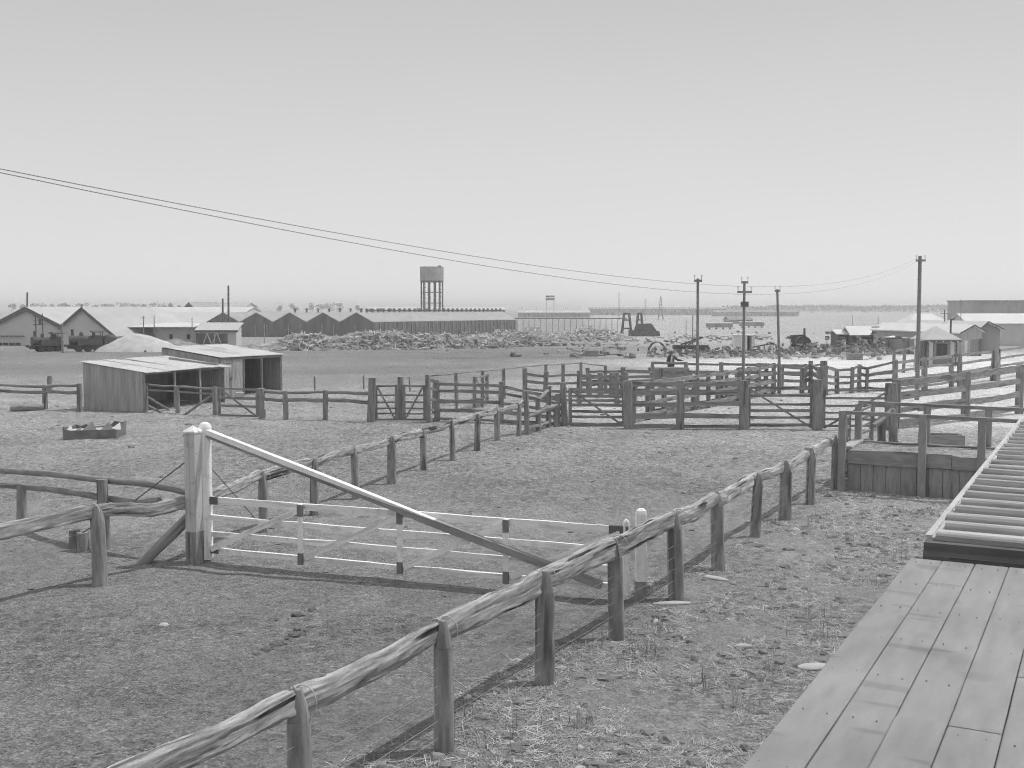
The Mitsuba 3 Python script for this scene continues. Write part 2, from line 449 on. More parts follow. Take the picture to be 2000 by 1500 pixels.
def corr(key, P00, P10, P11, P01, sheets, mat, pitch=0.13, amp=0.02, wob=0.004, base='sheet', ragged=0.0):
    """corrugated sheets over a four-sided patch; the corrugations run from the 0x edge (P00-P10) to the P01-P11 edge"""
    P00, P10, P11, P01 = (np.asarray(p, float) for p in (P00, P10, P11, P01))
    width = np.linalg.norm(P10 - P00)
    nrm = norm(np.cross(P10 - P00, P01 - P00))
    for s in range(sheets):
        a, b = s / sheets - 0.01 * (s > 0), (s + 1) / sheets + 0.01
        m = max(8, int(width * (b - a) / pitch * 6))
        u = np.linspace(a, min(b, 1), m)
        vv = np.linspace(0, 1, 4)
        U, W = np.meshgrid(u, vv)
        o0, o1 = R.normal(0, wob), R.normal(0, wob)
        ext = R.uniform(-ragged, ragged, 2)
        Wv = W + np.where(W > 0.9, ext[1], 0) + np.where(W < 0.1, -ext[0], 0)
        X = ((1 - U)[..., None] * (1 - Wv)[..., None] * P00 + U[..., None] * (1 - Wv)[..., None] * P10 + U[..., None] * Wv[..., None] * P11 + (1 - U)[..., None] * Wv[..., None] * P01)
        X = X + nrm * (amp * np.sin(U * width / pitch * 2 * np.pi) + o0 * (1 - W) + o1 * W + 0.003 * (s % 2))[..., None]
        uv = np.stack([U * width + s * 3, W * np.linalg.norm(P01 - P00)], -1).reshape(-1, 2)
        i, j = np.meshgrid(np.arange(3), np.arange(m - 1), indexing='ij')
        q = (i * m + j).reshape(-1)
        f = np.stack([q, q + 1, q + m + 1, q + m], 1)
        k = part(key, base)
        v = X.reshape(-1, 3)
        back = v - nrm * 0.004
        f2 = f[:, ::-1] + len(v)
        mb = MB().add(np.vstack([v, back]), np.vstack([f, f2]), np.vstack([uv, uv]))
        mb.build(k, mat, True)


def gable_house(label, o, a, b, zb, eave_l, eave_r, apex, frac=0.5, wall='pale_wall', roof='pale_roof', barge=0.35, base='gabled_shed', cat='shed', over=0.5, roof_t=0.15, key=None, barge_mat='trim_dark'):
    """o: front-left corner; a: gable width vector; b: depth vector (2-D); heights over zb"""
    key = key or thing(base, label, cat)
    o, a, b = (np.asarray(x, float) for x in (o, a, b))
    P = lambda u, z: np.array([*(o + a * u), zb + z])
    B = np.array([*b, 0])
    MB().prism([P(0, -1), P(1, -1), P(1, eave_r), P(frac, apex), P(0, eave_l)], B).build(part(key, 'wall'), wall)
    bn = norm(B)
    for u0, z0 in ((0, eave_l), (1, eave_r)):
        s = norm(P(u0, z0) - P(frac, apex))
        low = P(u0, z0) + s * over
        up = np.array([0, 0, roof_t + 0.03])
        f0, f1 = -bn * over, B + bn * over
        q = [P(frac, apex) + f0 + up, low + f0 + up, low + f1 + up, P(frac, apex) + f1 + up]
        MB().prism(q, [0, 0, -roof_t]).build(part(key, 'roof'), roof)
        if barge:
            q = [P(frac, apex) + f0 + up * 1.05, low + f0 + up * 1.05, low + f0 + up - [0, 0, barge], P(frac, apex) + f0 + up - [0, 0, barge]]
            MB().prism(q, -bn * 0.06).build(part(key, 'barge_board'), barge_mat)
    return key


def blades(P, length, width, yaw, tilt, bend=0.3, seg=2):
    """P (n,3): many narrow blades, tilt from the upright in radians; returns v, f"""
    n = len(P)
    h = np.stack([np.cos(yaw), np.sin(yaw), np.zeros(n)], 1)
    s = np.stack([-np.sin(yaw), np.cos(yaw), np.zeros(n)], 1)
    rows = []
    for k in range(seg + 1):
        t = k / seg
        an = tilt * (1 + bend * t)
        c = P + (h * np.sin(an)[:, None] + np.array([0, 0, 1.0]) * np.maximum(np.cos(an), 0.02)[:, None]) * (length * t)[:, None]
        w = (width * (1 - 0.75 * t))[:, None] / 2
        rows += [c - s * w, c + s * w]
    v = np.stack(rows, 1).reshape(-1, 3)
    f = np.concatenate([np.array([[2 * k, 2 * k + 1, 2 * k + 3], [2 * k, 2 * k + 3, 2 * k + 2]]) for k in range(seg)])
    m = 2 * (seg + 1)
    return v, (f[None] + np.arange(n)[:, None, None] * m).reshape(-1, 3)


def rocks(P, size, flat=0.6, seed=3):
    """P (n,3), size (n,): lumpy stones or clods as one (v, f)"""
    ico = trimesh.creation.icosphere(subdivisions=1)
    n, k = len(P), len(ico.vertices)
    rr = np.random.default_rng(seed)
    s = size[:, None, None] * np.array([1, 1, flat]) * rr.uniform(0.6, 1.4, (n, 1, 3))
    v = ico.vertices[None] * (1 + rr.normal(0, 0.18, (n, k, 1))) * s + P[:, None]
    return v.reshape(-1, 3), (ico.faces[None] + np.arange(n)[:, None, None] * k).reshape(-1, 3)


# ------------------------------------------------------------------ ground
def grid_axis(lo, hi, step, far):
    mid = np.arange(lo, hi + step / 2, step)
    out = [hi]
    while out[-1] < far:
        out.append(out[-1] + max(step, (out[-1] - hi) * 0.16 + step))
    left = [lo]
    while left[-1] > -far:
        left.append(left[-1] - max(step, (lo - left[-1]) * 0.16 + step))
    return np.array(left[:0:-1] + list(mid) + out[1:])


gx, gy = grid_axis(-26, 28, 0.2, 16000), grid_axis(3, 66, 0.2, 16000)
GX, GY = np.meshgrid(gx, gy)
near = np.clip((75 - GY) / 25, 0, 1) * np.clip((GY + 10) / 8, 0, 1)
GZ = terrain(GY) + near * (0.05 * (meshkit.fbm(np.stack([GX * 0.5, GY * 0.5, GX * 0], -1), 3, 2) - 0.5) + 0.035 * (meshkit.fbm(np.stack([GX * 2.2, GY * 2.2, GX * 0], -1), 3, 9) - 0.5))
nx, ny = len(gx), len(gy)
ii, jj = np.meshgrid(np.arange(ny - 1), np.arange(nx - 1), indexing='ij')
q = (ii * nx + jj).reshape(-1)
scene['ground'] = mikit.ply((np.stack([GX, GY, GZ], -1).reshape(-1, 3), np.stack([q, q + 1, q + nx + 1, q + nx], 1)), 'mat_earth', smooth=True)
tag('ground', kind='structure')

# the siding: its line of vans runs along U, its near side lies NRM to the right
U = norm([0.5295, 1.0, 0])
NRM = np.array([U[1], -U[0], 0])
ROOF = 2.83


def van_pt(along, perp, z):
    return U * along + NRM * perp + np.array([0, 0, z])


# ------------------------------------------------------------------ van the photographer stands on
key = thing('railway_van', 'nearest railway van with a flat pale board roof in the bottom right corner', 'railway van', 'vans on the siding')
edge, w, n_boards = -1.13, 0.203, 12
for i in range(n_boards):
    a, b = edge + i * w, edge + (i + 1) * w - 0.005
    sec = np.array([[-(b - a) / 2, -0.016], [(b - a) / 2, -0.016], [(b - a) / 2, 0.011], [(b - a) / 2 - 0.006, 0.016], [-(b - a) / 2 + 0.006, 0.016], [-(b - a) / 2, 0.011]])
    cuts = [-2.5, R.uniform(0.5, 2.8), R.uniform(4.0, 6.6), 7.86 + R.normal(0, 0.012)]
    for c0, c1 in zip(cuts, cuts[1:]):
        t = np.linspace(c0 + 0.004, c1 - 0.004, 12)
        lift = R.normal(0, 0.0025)
        P = np.array([van_pt(x, (a + b) / 2 + R.normal(0, 0.0006), ROOF - 0.016 - 0.004 * abs((a + b) / 2) + lift + R.normal(0, 0.0012)) for x in t])
        MB().add(*sweep(P, sec)).build(part(key, 'roof_board'), 'roof_board')
nails = MB()
for i in range(n_boards):
    for j in range(17):
        for o in (0.05, 0.15):
            c = van_pt(-2.2 + j * 0.62 + R.normal(0, 0.01), edge + i * w + o + R.normal(0, 0.006), ROOF + 0.001)
            nails.cyl(c - [0, 0, 0.01], c + [0, 0, 0.0015], 0.0032, k=6)
nails.build(f'{key}__nail_heads', 'iron')
labels[f'{key}__nail_heads'] = {'kind': 'stuff'}
mb = MB()
c = van_pt(2.7, 0.08, (ROOF - 0.06 + 0.95) / 2)
mb.box(c, [10.0, 2.3, ROOF - 0.06 - 0.95], math.atan2(U[1], U[0])).build(f'{key}__body', 'van_dark')
mb = MB()
mb.box(van_pt(2.7, 0.08, 0.83), [10.0, 2.2, 0.22], math.atan2(U[1], U[0])).build(f'{key}__underframe', 'iron')
for along in (-1.0, 6.4):
    mb = MB()
    for s in (-0.72, 0.72):
        mb.cyl(van_pt(along, 0.08 + s - 0.06, 0.46), van_pt(along, 0.08 + s + 0.06, 0.46), 0.46, k=24)
    mb.cyl(van_pt(along, 0.08 - 0.72, 0.46), van_pt(along, 0.08 + 0.72, 0.46), 0.07)
    mb.build(part(key, 'wheelset'), 'iron')

# the next van, its roof crossed by battens
key = thing('railway_van', 'second railway van whose pale roof is crossed by raised dark-edged battens', 'railway van', 'vans on the siding')
rz = math.atan2(U[1], U[0])
MB().box(van_pt(8.45 + 5.2, 0.07, ROOF + 0.005), [10.4, 2.36, 0.05], rz).build(f'{key}__roof', 'batten_roof')
for i, s in enumerate((-1.095, 1.235)):
    MB().box(van_pt(8.45 + 5.2, s, ROOF + 0.036), [10.4, 0.045, 0.02], rz).build(part(key, 'edge_strip'), 'batten_roof')
s = 8.45
while s < 18.6:
    mb = MB()
    w0, w1 = -1.045 + R.normal(0, 0.012), 1.18
    P = np.array([van_pt(s + R.normal(0, 0.004), x, ROOF + 0.055 + R.normal(0, 0.003)) for x in np.linspace(w0, w1, 9)])
    hgt = 0.055 * R.uniform(0.85, 1.12)
    mb.add(*sweep(P, np.array([[-0.07, -0.035], [0.05, -0.035], [0.05, 0.0], [0.035, hgt - 0.035], [-0.05, hgt - 0.035], [-0.07, hgt - 0.055]])))
    mb.build(part(key, 'batten'), 'batten_wood')
    s += 0.395 * R.uniform(0.96, 1.04)
mb = MB()
prof = np.array([[0.0, -0.02], [0.16, -0.02], [0.16, 0.03], [0.13, 0.06], [0.13, 0.118], [0.0, 0.118]])
P = np.array([van_pt(8.44, x, ROOF - 0.10) for x in np.linspace(-1.11, 1.27, 5)])
mb.add(*sweep(P, prof)).build(f'{key}__cornice', 'van_dark')
MB().box(van_pt(8.30, 0.12, ROOF - 0.09), [0.05, 2.1, 0.05], rz).build(f'{key}__cornice_moulding', 'van_dark')
MB().box(van_pt(8.42 + 5.15, 0.10, (ROOF - 0.13 + 0.95) / 2), [10.2, 2.14, ROOF - 0.13 - 0.95], rz).build(f'{key}__body', 'van_dark')
MB().box(van_pt(8.42 + 5.15, 0.10, 0.83), [10.2, 2.0, 0.22], rz).build(f'{key}__underframe', 'iron')
for along in (10.2, 17.0):
    mb = MB()
    for s in (-0.72, 0.72):
        mb.cyl(van_pt(along, 0.08 + s - 0.06, 0.46), van_pt(along, 0.08 + s + 0.06, 0.46), 0.46, k=24)
    mb.cyl(van_pt(along, 0.08 - 0.72, 0.46), van_pt(along, 0.08 + 0.72, 0.46), 0.07)
    mb.build(part(key, 'wheelset'), 'iron')


# ------------------------------------------------------------------ rough post and rail fences
def rustic_fence(label, posts, wires=(0.16, 0.34, 0.52, 0.70, 0.88), rail=(0.15, 0.27), pw=0.2, ties=True, last_tall=False, start=None, end=None, amp=0.022, ptop='point', wire_r=0.0028):
    key = thing('post_and_rail_fence', label, 'fence')
    for i, (x, y, h) in enumerate(posts):
        MB().add(*post_mesh(x, y, h + 0.03, pw * R.uniform(0.84, 1.2), pw * R.uniform(0.75, 0.95), top=ptop, k=12, p=3.2, rough=0.035)).build(part(key, 'post'), 'post_wood', True)
    pts = [np.array([x, y, ground_z(x, y) + h]) for x, y, h in posts]
    if start is not None:
        pts = [np.array(start, float)] + pts
    if end is not None:
        pts = pts + [np.array(end, float)]
    for a, b in zip(pts, pts[1:]):
        d = norm(b - a)
        nr = np.array([-d[1], d[0], 0])
        nr = nr if nr[1] > 0 or nr[0] < 0 else -nr
        o = nr * 0.085 + np.array([0, 0, -rail[1] * 0.5 + 0.02])
        MB().split(a + o + d * R.uniform(-0.02, 0.06) + [0, 0, R.normal(0, 0.018)], b + o + d * R.uniform(-0.05, 0.02) + [0, 0, R.normal(0, 0.018)], rail[0] * R.uniform(0.85, 1.2), rail[1] * R.uniform(0.82, 1.14), amp=amp, taper=R.uniform(0.8, 1.15)).build(part(key, 'rail'), 'rail_wood', True)
    if ties:
        for x, y, h in posts:
            z = ground_z(x, y) + h
            d = norm(pts[-1][:2] - pts[0][:2])
            nr = np.array([d[1], -d[0]])
            arc = np.linspace(-0.3, math.pi + 0.55, 12)
            P = np.stack([x + nr[0] * np.cos(arc) * 0.125, y + nr[1] * np.cos(arc) * 0.125, z - 0.09 + 0.15 * np.sin(arc)], 1) + np.append(d * 0.07, 0)
            MB().tube(P, 0.0065, 6).build(part(key, 'tie_wire'), 'wire_metal', True)
    for hz in wires:
        P = []
        for i, (x, y, h) in enumerate(posts):
            P.append([x, y, ground_z(x, y) + hz])
            if i + 1 < len(posts):
                x2, y2, _ = posts[i + 1]
                P.append([(x + x2) / 2, (y + y2) / 2, ground_z(x, y) + hz - 0.015])
        MB().tube(np.array(P), wire_r, 4).build(part(key, 'wire'), 'wire_metal', True)
    return key


right_posts = [(-2.84, 7.13, 1.3), (-1.766, 9.152, 1.3)] + [(-0.69, 11.219, 1.308), (0.393, 13.245, 1.339), (1.434, 15.114, 1.351), (2.539, 17.082, 1.354), (3.543, 19.082, 1.339), (4.741, 21.796, 1.242), (5.821, 23.776, 1.221), (6.854, 25.662, 1.256), (8.004, 27.71, 1.316)]
rustic_fence('long rough timber fence with wavy top rail, running from bottom left to the loading bank', right_posts, rail=(0.15, 0.25), pw=0.22, amp=0.014)
left_posts = [(-4.972, 22.298, 1.219), (-4.31, 24.252, 1.211), (-3.666, 26.287, 1.238), (-3.072, 28.523, 1.196), (-2.447, 31.069, 1.144), (-1.756, 33.069, 1.171), (-1.115, 35.342, 1.136), (-0.486, 37.947, 1.114), (0.235, 39.477, 1.104)]
rustic_fence('rough post and rail fence running from behind the white gate to the small pen', left_posts, rail=(0.13, 0.2), pw=0.2, start=(-5.458, 19.9, 1.158), end=(0.548, 40.1, 1.418), wires=(0.3, 0.6, 0.9), wire_r=0.002)
rustic_fence('short rough fence left of the tall white gatepost with its single sagging rail', [(-6.691, 18.045, 1.286), (-8.9, 14.6, 1.25)], rail=(0.13, 0.22), pw=0.22, start=(-5.647, 19.6, 1.145), amp=0.03, wires=(0.3, 0.6, 0.9), wire_r=0.002)

# two-rail fence meeting the gatepost from the left
P2 = [(-7.597, 20.766, 1.32), (-10.215, 23.207, 0.796)]
key = thing('two_rail_fence', 'dark two-rail log fence at the left edge, ending at the white gatepost', 'fence')
for x, y, h in P2:
    MB().add(*post_mesh(x, y, h, 0.2, k=10, p=3)).build(part(key, 'post'), 'post_wood', True)
for pts in ([(-5.713, 19.9, 1.213), (-6.639, 20.4, 1.291), (-7.67, 21.0, 1.264), (-9.234, 22.4, 1.183), (-10.342, 23.4, 1.078), (-11.716, 24.6, 0.96)], [(-6.376, 20.2, 1.014), (-6.886, 20.5, 0.915), (-7.678, 21.0, 0.934), (-9.243, 22.4, 0.873), (-10.351, 23.4, 0.765), (-11.726, 24.6, 0.619)]):
    for seg in (pts[:3], pts[2:]):
        P = np.array(seg)
        tt = np.linspace(0, len(P) - 1, 14)
        PP = np.stack([np.interp(tt, np.arange(len(P)), P[:, k]) for k in range(3)], 1)
        MB().add(*sweep(PP, ell(0.13, 0.13, 9)[None] * (1 + R.normal(0, 0.07, (14, 9, 1))))).build(part(key, 'rail'), 'yard_wood', True)
a, b = np.array((-5.696, 19.75, 0.817)), np.array((-6.609, 19.6, -0.049))
single('leaning_log', MB().log(a, b + [0, 0, -0.05], 0.2, 0.2, amp=0.01), 'dark_wood', 'dark squared log leaning as a stay against the white gatepost', 'log', smooth=True)
for px in ((-8.23, 20.946, 0.341), (-7.914, 20.545, 0.363)):
    x, y, h = px
    single('stump', MB().add(*post_mesh(x, y, h, 0.2 if x > -8.6 else 0.22, k=8)), 'post_wood', 'short dark stump post behind the leftmost fence post' if used.get('stump', 0) == 0 else 'short pale stump leaning beside the dark stump at left', 'post', smooth=True)

# ------------------------------------------------------------------ the white gate
g0, g1 = np.array((-5.411, 19.746)), np.array((1.747, 17.052))
gd = norm(g1 - g0)
gn = np.array([gd[1], -gd[0]])          # towards the camera
GL = np.linalg.norm(g1 - g0)
key = thing('gatepost', 'tall square white gatepost with pyramid cap and bare dark foot', 'post')
px, py, ph = (-5.584, 19.586, 2.42)
ca = math.atan2(gd[1], gd[0])
zc0, zc1 = 0.58, ph - 0.10
MB().bar([px, py, zc0], [px, py, zc1], 0.215, 0.205, up=(gn[0], gn[1], 0)).build(f'{key}__shaft', 'old_white')
MB().bar([px, py, -0.25], [px, py, 0.578], 0.228, 0.218, up=(gn[0], gn[1], 0)).build(f'{key}__foot', 'post_wood')
cs = np.array([[-1, -1], [1, -1], [1, 1], [-1, 1]]) * 0.122
co, si = math.cos(ca), math.sin(ca)
rot = lambda q: np.stack([px + q[:, 0] * co - q[:, 1] * si, py + q[:, 0] * si + q[:, 1] * co], 1)
base_ = np.column_stack([rot(cs), np.full(4, zc1)])
b2 = base_ + [0, 0, 0.03]
v = np.vstack([base_, b2, [[px, py, ph + 0.03]]])
MB().add(v, [[0, 2, 1], [0, 3, 2], [0, 1, 5], [0, 5, 4], [1, 2, 6], [1, 6, 5], [2, 3, 7], [2, 7, 6], [3, 0, 4], [3, 4, 7], [4, 5, 8], [5, 6, 8], [6, 7, 8], [7, 4, 8]]).build(f'{key}__cap', 'white_paint')
labels[f'{key}__foot'] = {'label': 'bare unpainted dark foot of the post'}

key = thing('latch_post', 'short round-topped white gatepost behind the latch end of the gate', 'post')
x, y, h = (1.979, 17.082, 1.433)
mb = MB()
S = ell(0.17, 0.16, 12, 6)
P = np.array([[x, y, 0.31], [x, y, h - 0.08], [x, y, h - 0.03], [x, y, h]])
mb.add(*sweep(P, np.array([S, S, S * 0.85, S * 0.45]))).build(f'{key}__shaft', 'white_paint')
mb = MB()
mb.add(*sweep(np.array([[x, y, -0.3], [x, y, 0.308]]), S * 1.04)).build(f'{key}__foot', 'post_wood')

key = thing('white_gate', 'long white five-bar yard gate with dark iron straps and one great sloping strut', 'gate')


def gp(s, z, o=0.0):
    q = g0 + gd * s + gn * o
    return np.array([q[0], q[1], z])


def gate_z(r, s):                        # rail heights fall slightly towards the latch
    hinge = (0.22, 0.51, 0.80, 1.11)[r]
    latch = (0.21, 0.49, 0.79, 1.10)[r]
    return hinge + (latch - hinge) * s / GL


MB().add(*sweep(np.array([gp(0, -0.0 + 0.08), gp(0, 1.1), gp(0, 2.25), gp(0, 2.4), gp(0, 2.46), gp(0, 2.49)]), np.array([ell(0.2, 0.19, 12, 4)] * 3 + [ell(0.22, 0.2, 12, 3), ell(0.17, 0.16, 12, 2.5), ell(0.08, 0.08, 12, 2)]))).build(f'{key}__heel_post', 'white_paint')
for r in range(4):
    MB().slab(gp(0.08, gate_z(r, 0)), gp(GL - 0.03, gate_z(r, GL)), 0.055, 0.09 if r < 3 else 0.12, amp=0.012, step=0.6).build(part(key, 'rail'), 'white_paint')
stiles = [0.254 * GL, 0.50 * GL, 0.745 * GL]
for s in stiles:
    MB().bar(gp(s, gate_z(0, s) - 0.09, 0.055), gp(s, gate_z(3, s) + 0.05, 0.055), 0.085, 0.045, up=(gn[0], gn[1], 0)).build(part(key, 'stile'), 'white_paint')
MB().add(*sweep(np.array([gp(GL, 0.1), gp(GL, 1.18), gp(GL, 1.24), gp(GL, 1.27)]), np.array([ell(0.11, 0.1, 10, 4)] * 2 + [ell(0.09, 0.08, 10, 3), ell(0.04, 0.04, 10)]))).build(part(key, 'stile'), 'white_paint')
b_ends = [(0.12, stiles[0] - 0.03), (stiles[0] + 0.08, stiles[1] - 0.05), (stiles[1] + 0.08, stiles[2] - 0.05), (stiles[2] + 0.08, GL - 0.08)]
for i, (s0, s1) in enumerate(b_ends):
    MB().bar(gp(s0, gate_z(0, s0) + 0.02, 0.05), gp(s1, gate_z(3, s1) - 0.05, 0.05), 0.04, 0.10).build(part(key, 'diagonal_brace'), 'white_paint')
MB().add(*sweep(np.array([gp(0.07, 2.32, 0.02), gp(2.0, 1.775, 0.07), gp(3.2, 1.435, 0.095), gp(4.5, 1.075, 0.12)]), np.array([rect(0.12, 0.09), rect(0.12, 0.085), rect(0.12, 0.06), rect(0.12, 0.012)]))).build(f'{key}__strut', 'white_paint')
MB().add(*sweep(np.array([gp(0.07, 2.25, 0.02), gp(2.0, 1.705, 0.07), gp(3.2, 1.375, 0.095), gp(4.2, 1.10, 0.113)]), np.array([rect(0.11, 0.05), rect(0.11, 0.05), rect(0.11, 0.07), rect(0.11, 0.11)]))).build(f'{key}__strut_batten', 'dark_wood')
MB().add(*sweep(np.array([gp(4.19, 1.10, 0.113), gp(5.2, 0.82, 0.13), gp(GL - 0.35, 0.25, 0.13)]), rect(0.11, 0.12))).build(f'{key}__strut_foot', 'dark_wood')
labels[f'{key}__strut_foot'] = {'label': 'bare dark lower half of the sloping strut'}
for s, r in [(0.12, 3), (0.12, 0), (GL - 0.1, 3)]:
    MB().bar(gp(s - 0.16 if s > 1 else s - 0.05, gate_z(r, s), 0.01), gp(s + 0.14, gate_z(r, s), 0.01), 0.08, 0.105 if r < 3 else 0.135).build(part(key, 'strap'), 'iron')
for s in stiles:
    for z in (gate_z(3, s) - 0.06, gate_z(0, s) + 0.0):
        MB().bar(gp(s, z - 0.10, 0.06), gp(s, z + 0.10, 0.06), 0.092, 0.05, up=(gn[0], gn[1], 0)).build(part(key, 'strap'), 'strap_iron')
MB().tube(np.array([(-5.496, 19.5, 1.963), (-6.766, 19.9, 1.038), (-8.032, 20.6, 0.295)]), 0.012, 5).build(thing('stay_wire', 'thin iron stay wire from the white gatepost down to the stumps on its left', 'wire'), 'iron', True)
MB().tube(np.array([(-5.429, 19.9, 1.737), (-4.918, 21.0, 0.633), (-4.904, 22.0, 0.111)]), 0.008, 5).build(thing('stay_wire', 'thin stay wire dropping from the white gatepost rightwards behind the gate rails', 'wire'), 'iron', True)

# ------------------------------------------------------------------ torn iron trough
key = thing('iron_trough', 'low torn sheet-iron trough with a jagged top edge lying in the left yard', 'trough')
t0, t1, t2 = np.array((-15.332, 38.243)), np.array((-13.725, 38.697)), np.array((-13.768, 39.96))
t3 = t0 + (t2 - t1)


def jag(a, b, prof, base):
    d = b - a
    nr = norm([d[1], -d[0]]) * 0.012
    mb = MB()
    for (s0, h0), (s1, h1) in zip(prof, prof[1:]):
        p, q = a + d * s0, a + d * s1
        mb.prism([[*p, 0.0], [*q, 0.0], [*q, h1], [*p, h0]], [nr[0], nr[1], 0])
    mb.build(part(key, base), 'rust_iron')


jag(t0, t1, [(0, 0.46), (0.05, 0.34), (0.16, 0.31), (0.55, 0.31), (0.9, 0.30), (1.0, 0.33)], 'side')
jag(t3, t2, [(0, 0.40), (0.1, 0.34), (0.22, 0.40), (0.3, 0.31), (0.5, 0.30), (0.7, 0.36), (0.78, 0.5), (0.9, 0.44), (1.0, 0.46)], 'side')
jag(t1, t2, [(0, 0.33), (0.3, 0.28), (0.55, 0.42), (1.0, 0.5)], 'end')
jag(t0, t3, [(0, 0.46), (0.5, 0.36), (1.0, 0.40)], 'end')
tl = np.linalg.norm(t1 - t0)
for s0, s1, hh, tip, m in ((0.36, 0.66, 0.26, 0.5, 'rust_iron'), (0.06, 0.2, 0.16, 0.2, 'pale_wall'), (0.72, 0.98, 0.24, 0.45, 'rust_iron'), (0.9, 1.12, 0.22, 0.7, 'pale_wall'), (0.22, 0.34, 0.10, 0.6, 'rust_iron')):
    a, b = t0 + (t1 - t0) * s0, t0 + (t1 - t0) * s1
    c = a * (1 - tip) + b * tip + (t3 - t0) * 0.25
    MB().prism([[*a, 0.30], [*b, 0.30], [*c, 0.30 + hh]], [0.0, 0.02, 0.0]).build(part(key, 'bent_flap'), m)
MB().prism([[*(t0 * 0.6 + t3 * 0.4), 0.14], [*(t1 * 0.6 + t2 * 0.4), 0.16], [*(t1 * 0.3 + t2 * 0.7), 0.3], [*(t0 * 0.3 + t3 * 0.7), 0.26]], [0, 0, 0.02]).build(f'{key}__loose_sheet', 'iron_sheet_roof')
MB().prism([[*t0, 0.03], [*t1, 0.03], [*t2, 0.03], [*t3, 0.03]], [0, 0, 0.012]).build(f'{key}__bottom', 'rust_iron')

# ------------------------------------------------------------------ two open-fronted iron sheds
A1, B1, C1, D1 = np.array([-18.92, 49.59]), np.array([-15.85, 48.4]), np.array([-13.75, 53.6]), np.array([-16.82, 54.8])
key = thing('iron_shed', 'low corrugated iron shed with an open dark side and a ragged pale roof', 'shed')
zf = lambda p, h: np.array([p[0], p[1], h])
hA, hB = 2.08, 1.72
corr(f'{key}__end_wall', zf(A1, 0), zf(B1, 0), zf(B1, hB), zf(A1, hA), 5, 'iron_sheet_wall')
corr(f'{key}__back_wall', zf(A1, 0), zf(D1, 0), zf(D1, hA), zf(A1, hA), 7, 'iron_sheet_wall')
corr(f'{key}__far_wall', zf(D1, 0), zf(C1, 0), zf(C1, hB), zf(D1, hA), 4, 'iron_sheet_wall')
e = norm(B1 - A1)
f = norm(C1 - B1)
corr(f'{key}__roof', zf(A1 - e * 0.12 - f * 0.1, hA + 0.06), zf(D1 - e * 0.12 + f * 0.1, hA + 0.06), zf(C1 + e * 0.3 + f * 0.12, hB + 0.01), zf(B1 + e * 0.3 - f * 0.1, hB + 0.01), 8, 'iron_sheet_roof', ragged=0.02, wob=0.015)
q0, q1 = D1 * 0.32 + A1 * 0.68, C1 + e * 0.1
MB().slab(zf(D1 + e * 0.9 - f * 0.9, hA + 0.02), zf(C1 + e * 0.1 - f * 0.55, hB + 0.12), 0.16, 0.10, amp=0.03).build(f'{key}__loose_batten', 'dark_wood')
for s in (0.36, 0.68):
    q = B1 + (C1 - B1) * s
    MB().log([*q, -0.1], [*q, hB], 0.1, 0.1, amp=0.01, up=(0, 1, 0)).build(part(key, 'post'), 'pale_plank', True)
MB().bar(zf(B1, hB - 0.06), zf(C1, hB - 0.06), 0.06, 0.1).build(f'{key}__lintel', 'yard_wood')
for q, h in ((B1, hB), (C1, hB)):
    MB().bar([*q, 0], [*q, h], 0.09, 0.09).build(part(key, 'post'), 'yard_wood')

B2, C2 = np.array([-14.5, 55.9]), np.array([-12.3, 60.0])
f = norm(C2 - B2)
e = np.array([f[1], -f[0]])
A2, D2 = B2 - e * 3.93, C2 - e * 3.93
hA, hB = 2.44, 1.99
key = thing('iron_shed', 'taller iron shed behind, half boarded with a pale plank door and half open', 'shed')
corr(f'{key}__end_wall', zf(A2, 0), zf(B2, 0), zf(B2, hB), zf(A2, hA), 6, 'iron_sheet_wall')
corr(f'{key}__back_wall', zf(A2, 0), zf(D2, 0), zf(D2, hA), zf(A2, hA), 7, 'iron_sheet_wall')
corr(f'{key}__far_wall', zf(D2, 0), zf(C2, 0), zf(C2, hB), zf(D2, hA), 6, 'iron_sheet_dark')
corr(f'{key}__roof', zf(A2 - e * 0.05 - f * 0.06, hA + 0.06), zf(D2 - e * 0.05 + f * 0.1, hA + 0.06), zf(C2 + e * 0.12 + f * 0.1, hB + 0.04), zf(B2 + e * 0.12 - f * 0.06, hB + 0.04), 7, 'iron_sheet_roof', wob=0.004)
L = np.linalg.norm(C2 - B2)
w = 0.2
for i in range(8):
    s0 = i * w + 0.01
    if 1 <= i <= 3:
        MB().bar(zf(B2 + f * (s0 + w / 2), hB - 0.27), zf(B2 + f * (s0 + w / 2), hB), w - 0.015, 0.03, up=(e[0], e[1], 0)).build(part(key, 'front_plank'), 'pale_plank')
        MB().bar(zf(B2 + f * (s0 + w / 2) + e * 0.012, 0.06), zf(B2 + f * (s0 + w / 2) + e * 0.012, hB - 0.30), w - 0.015, 0.03, up=(e[0], e[1], 0)).build(part(key, 'door__plank'), 'pale_plank')
    else:
        MB().bar(zf(B2 + f * (s0 + w / 2), 0), zf(B2 + f * (s0 + w / 2), hB), w - 0.015, 0.03, up=(e[0], e[1], 0)).build(part(key, 'front_plank'), 'pale_plank')
MB().box(zf(B2 + f * 0.72 + e * 0.05, 0.95), [0.14, 0.05, 0.1], math.atan2(f[1], f[0])).build(f'{key}__door__latch', 'iron')
for s, m in ((0.36, 'yard_wood'), (0.66, 'pole_wood'), (1.0, 'pale_plank')):
    MB().bar(zf(B2 + f * s * L, 0), zf(B2 + f * s * L, hB), 0.1, 0.1).build(part(key, 'post'), m)
MB().bar(zf(B2 + f * 0.36 * L - e * 2.4, 1.25), zf(C2 - e * 2.4, 1.25), 0.06, 0.12).build(f'{key}__inner_rail', 'yard_wood')
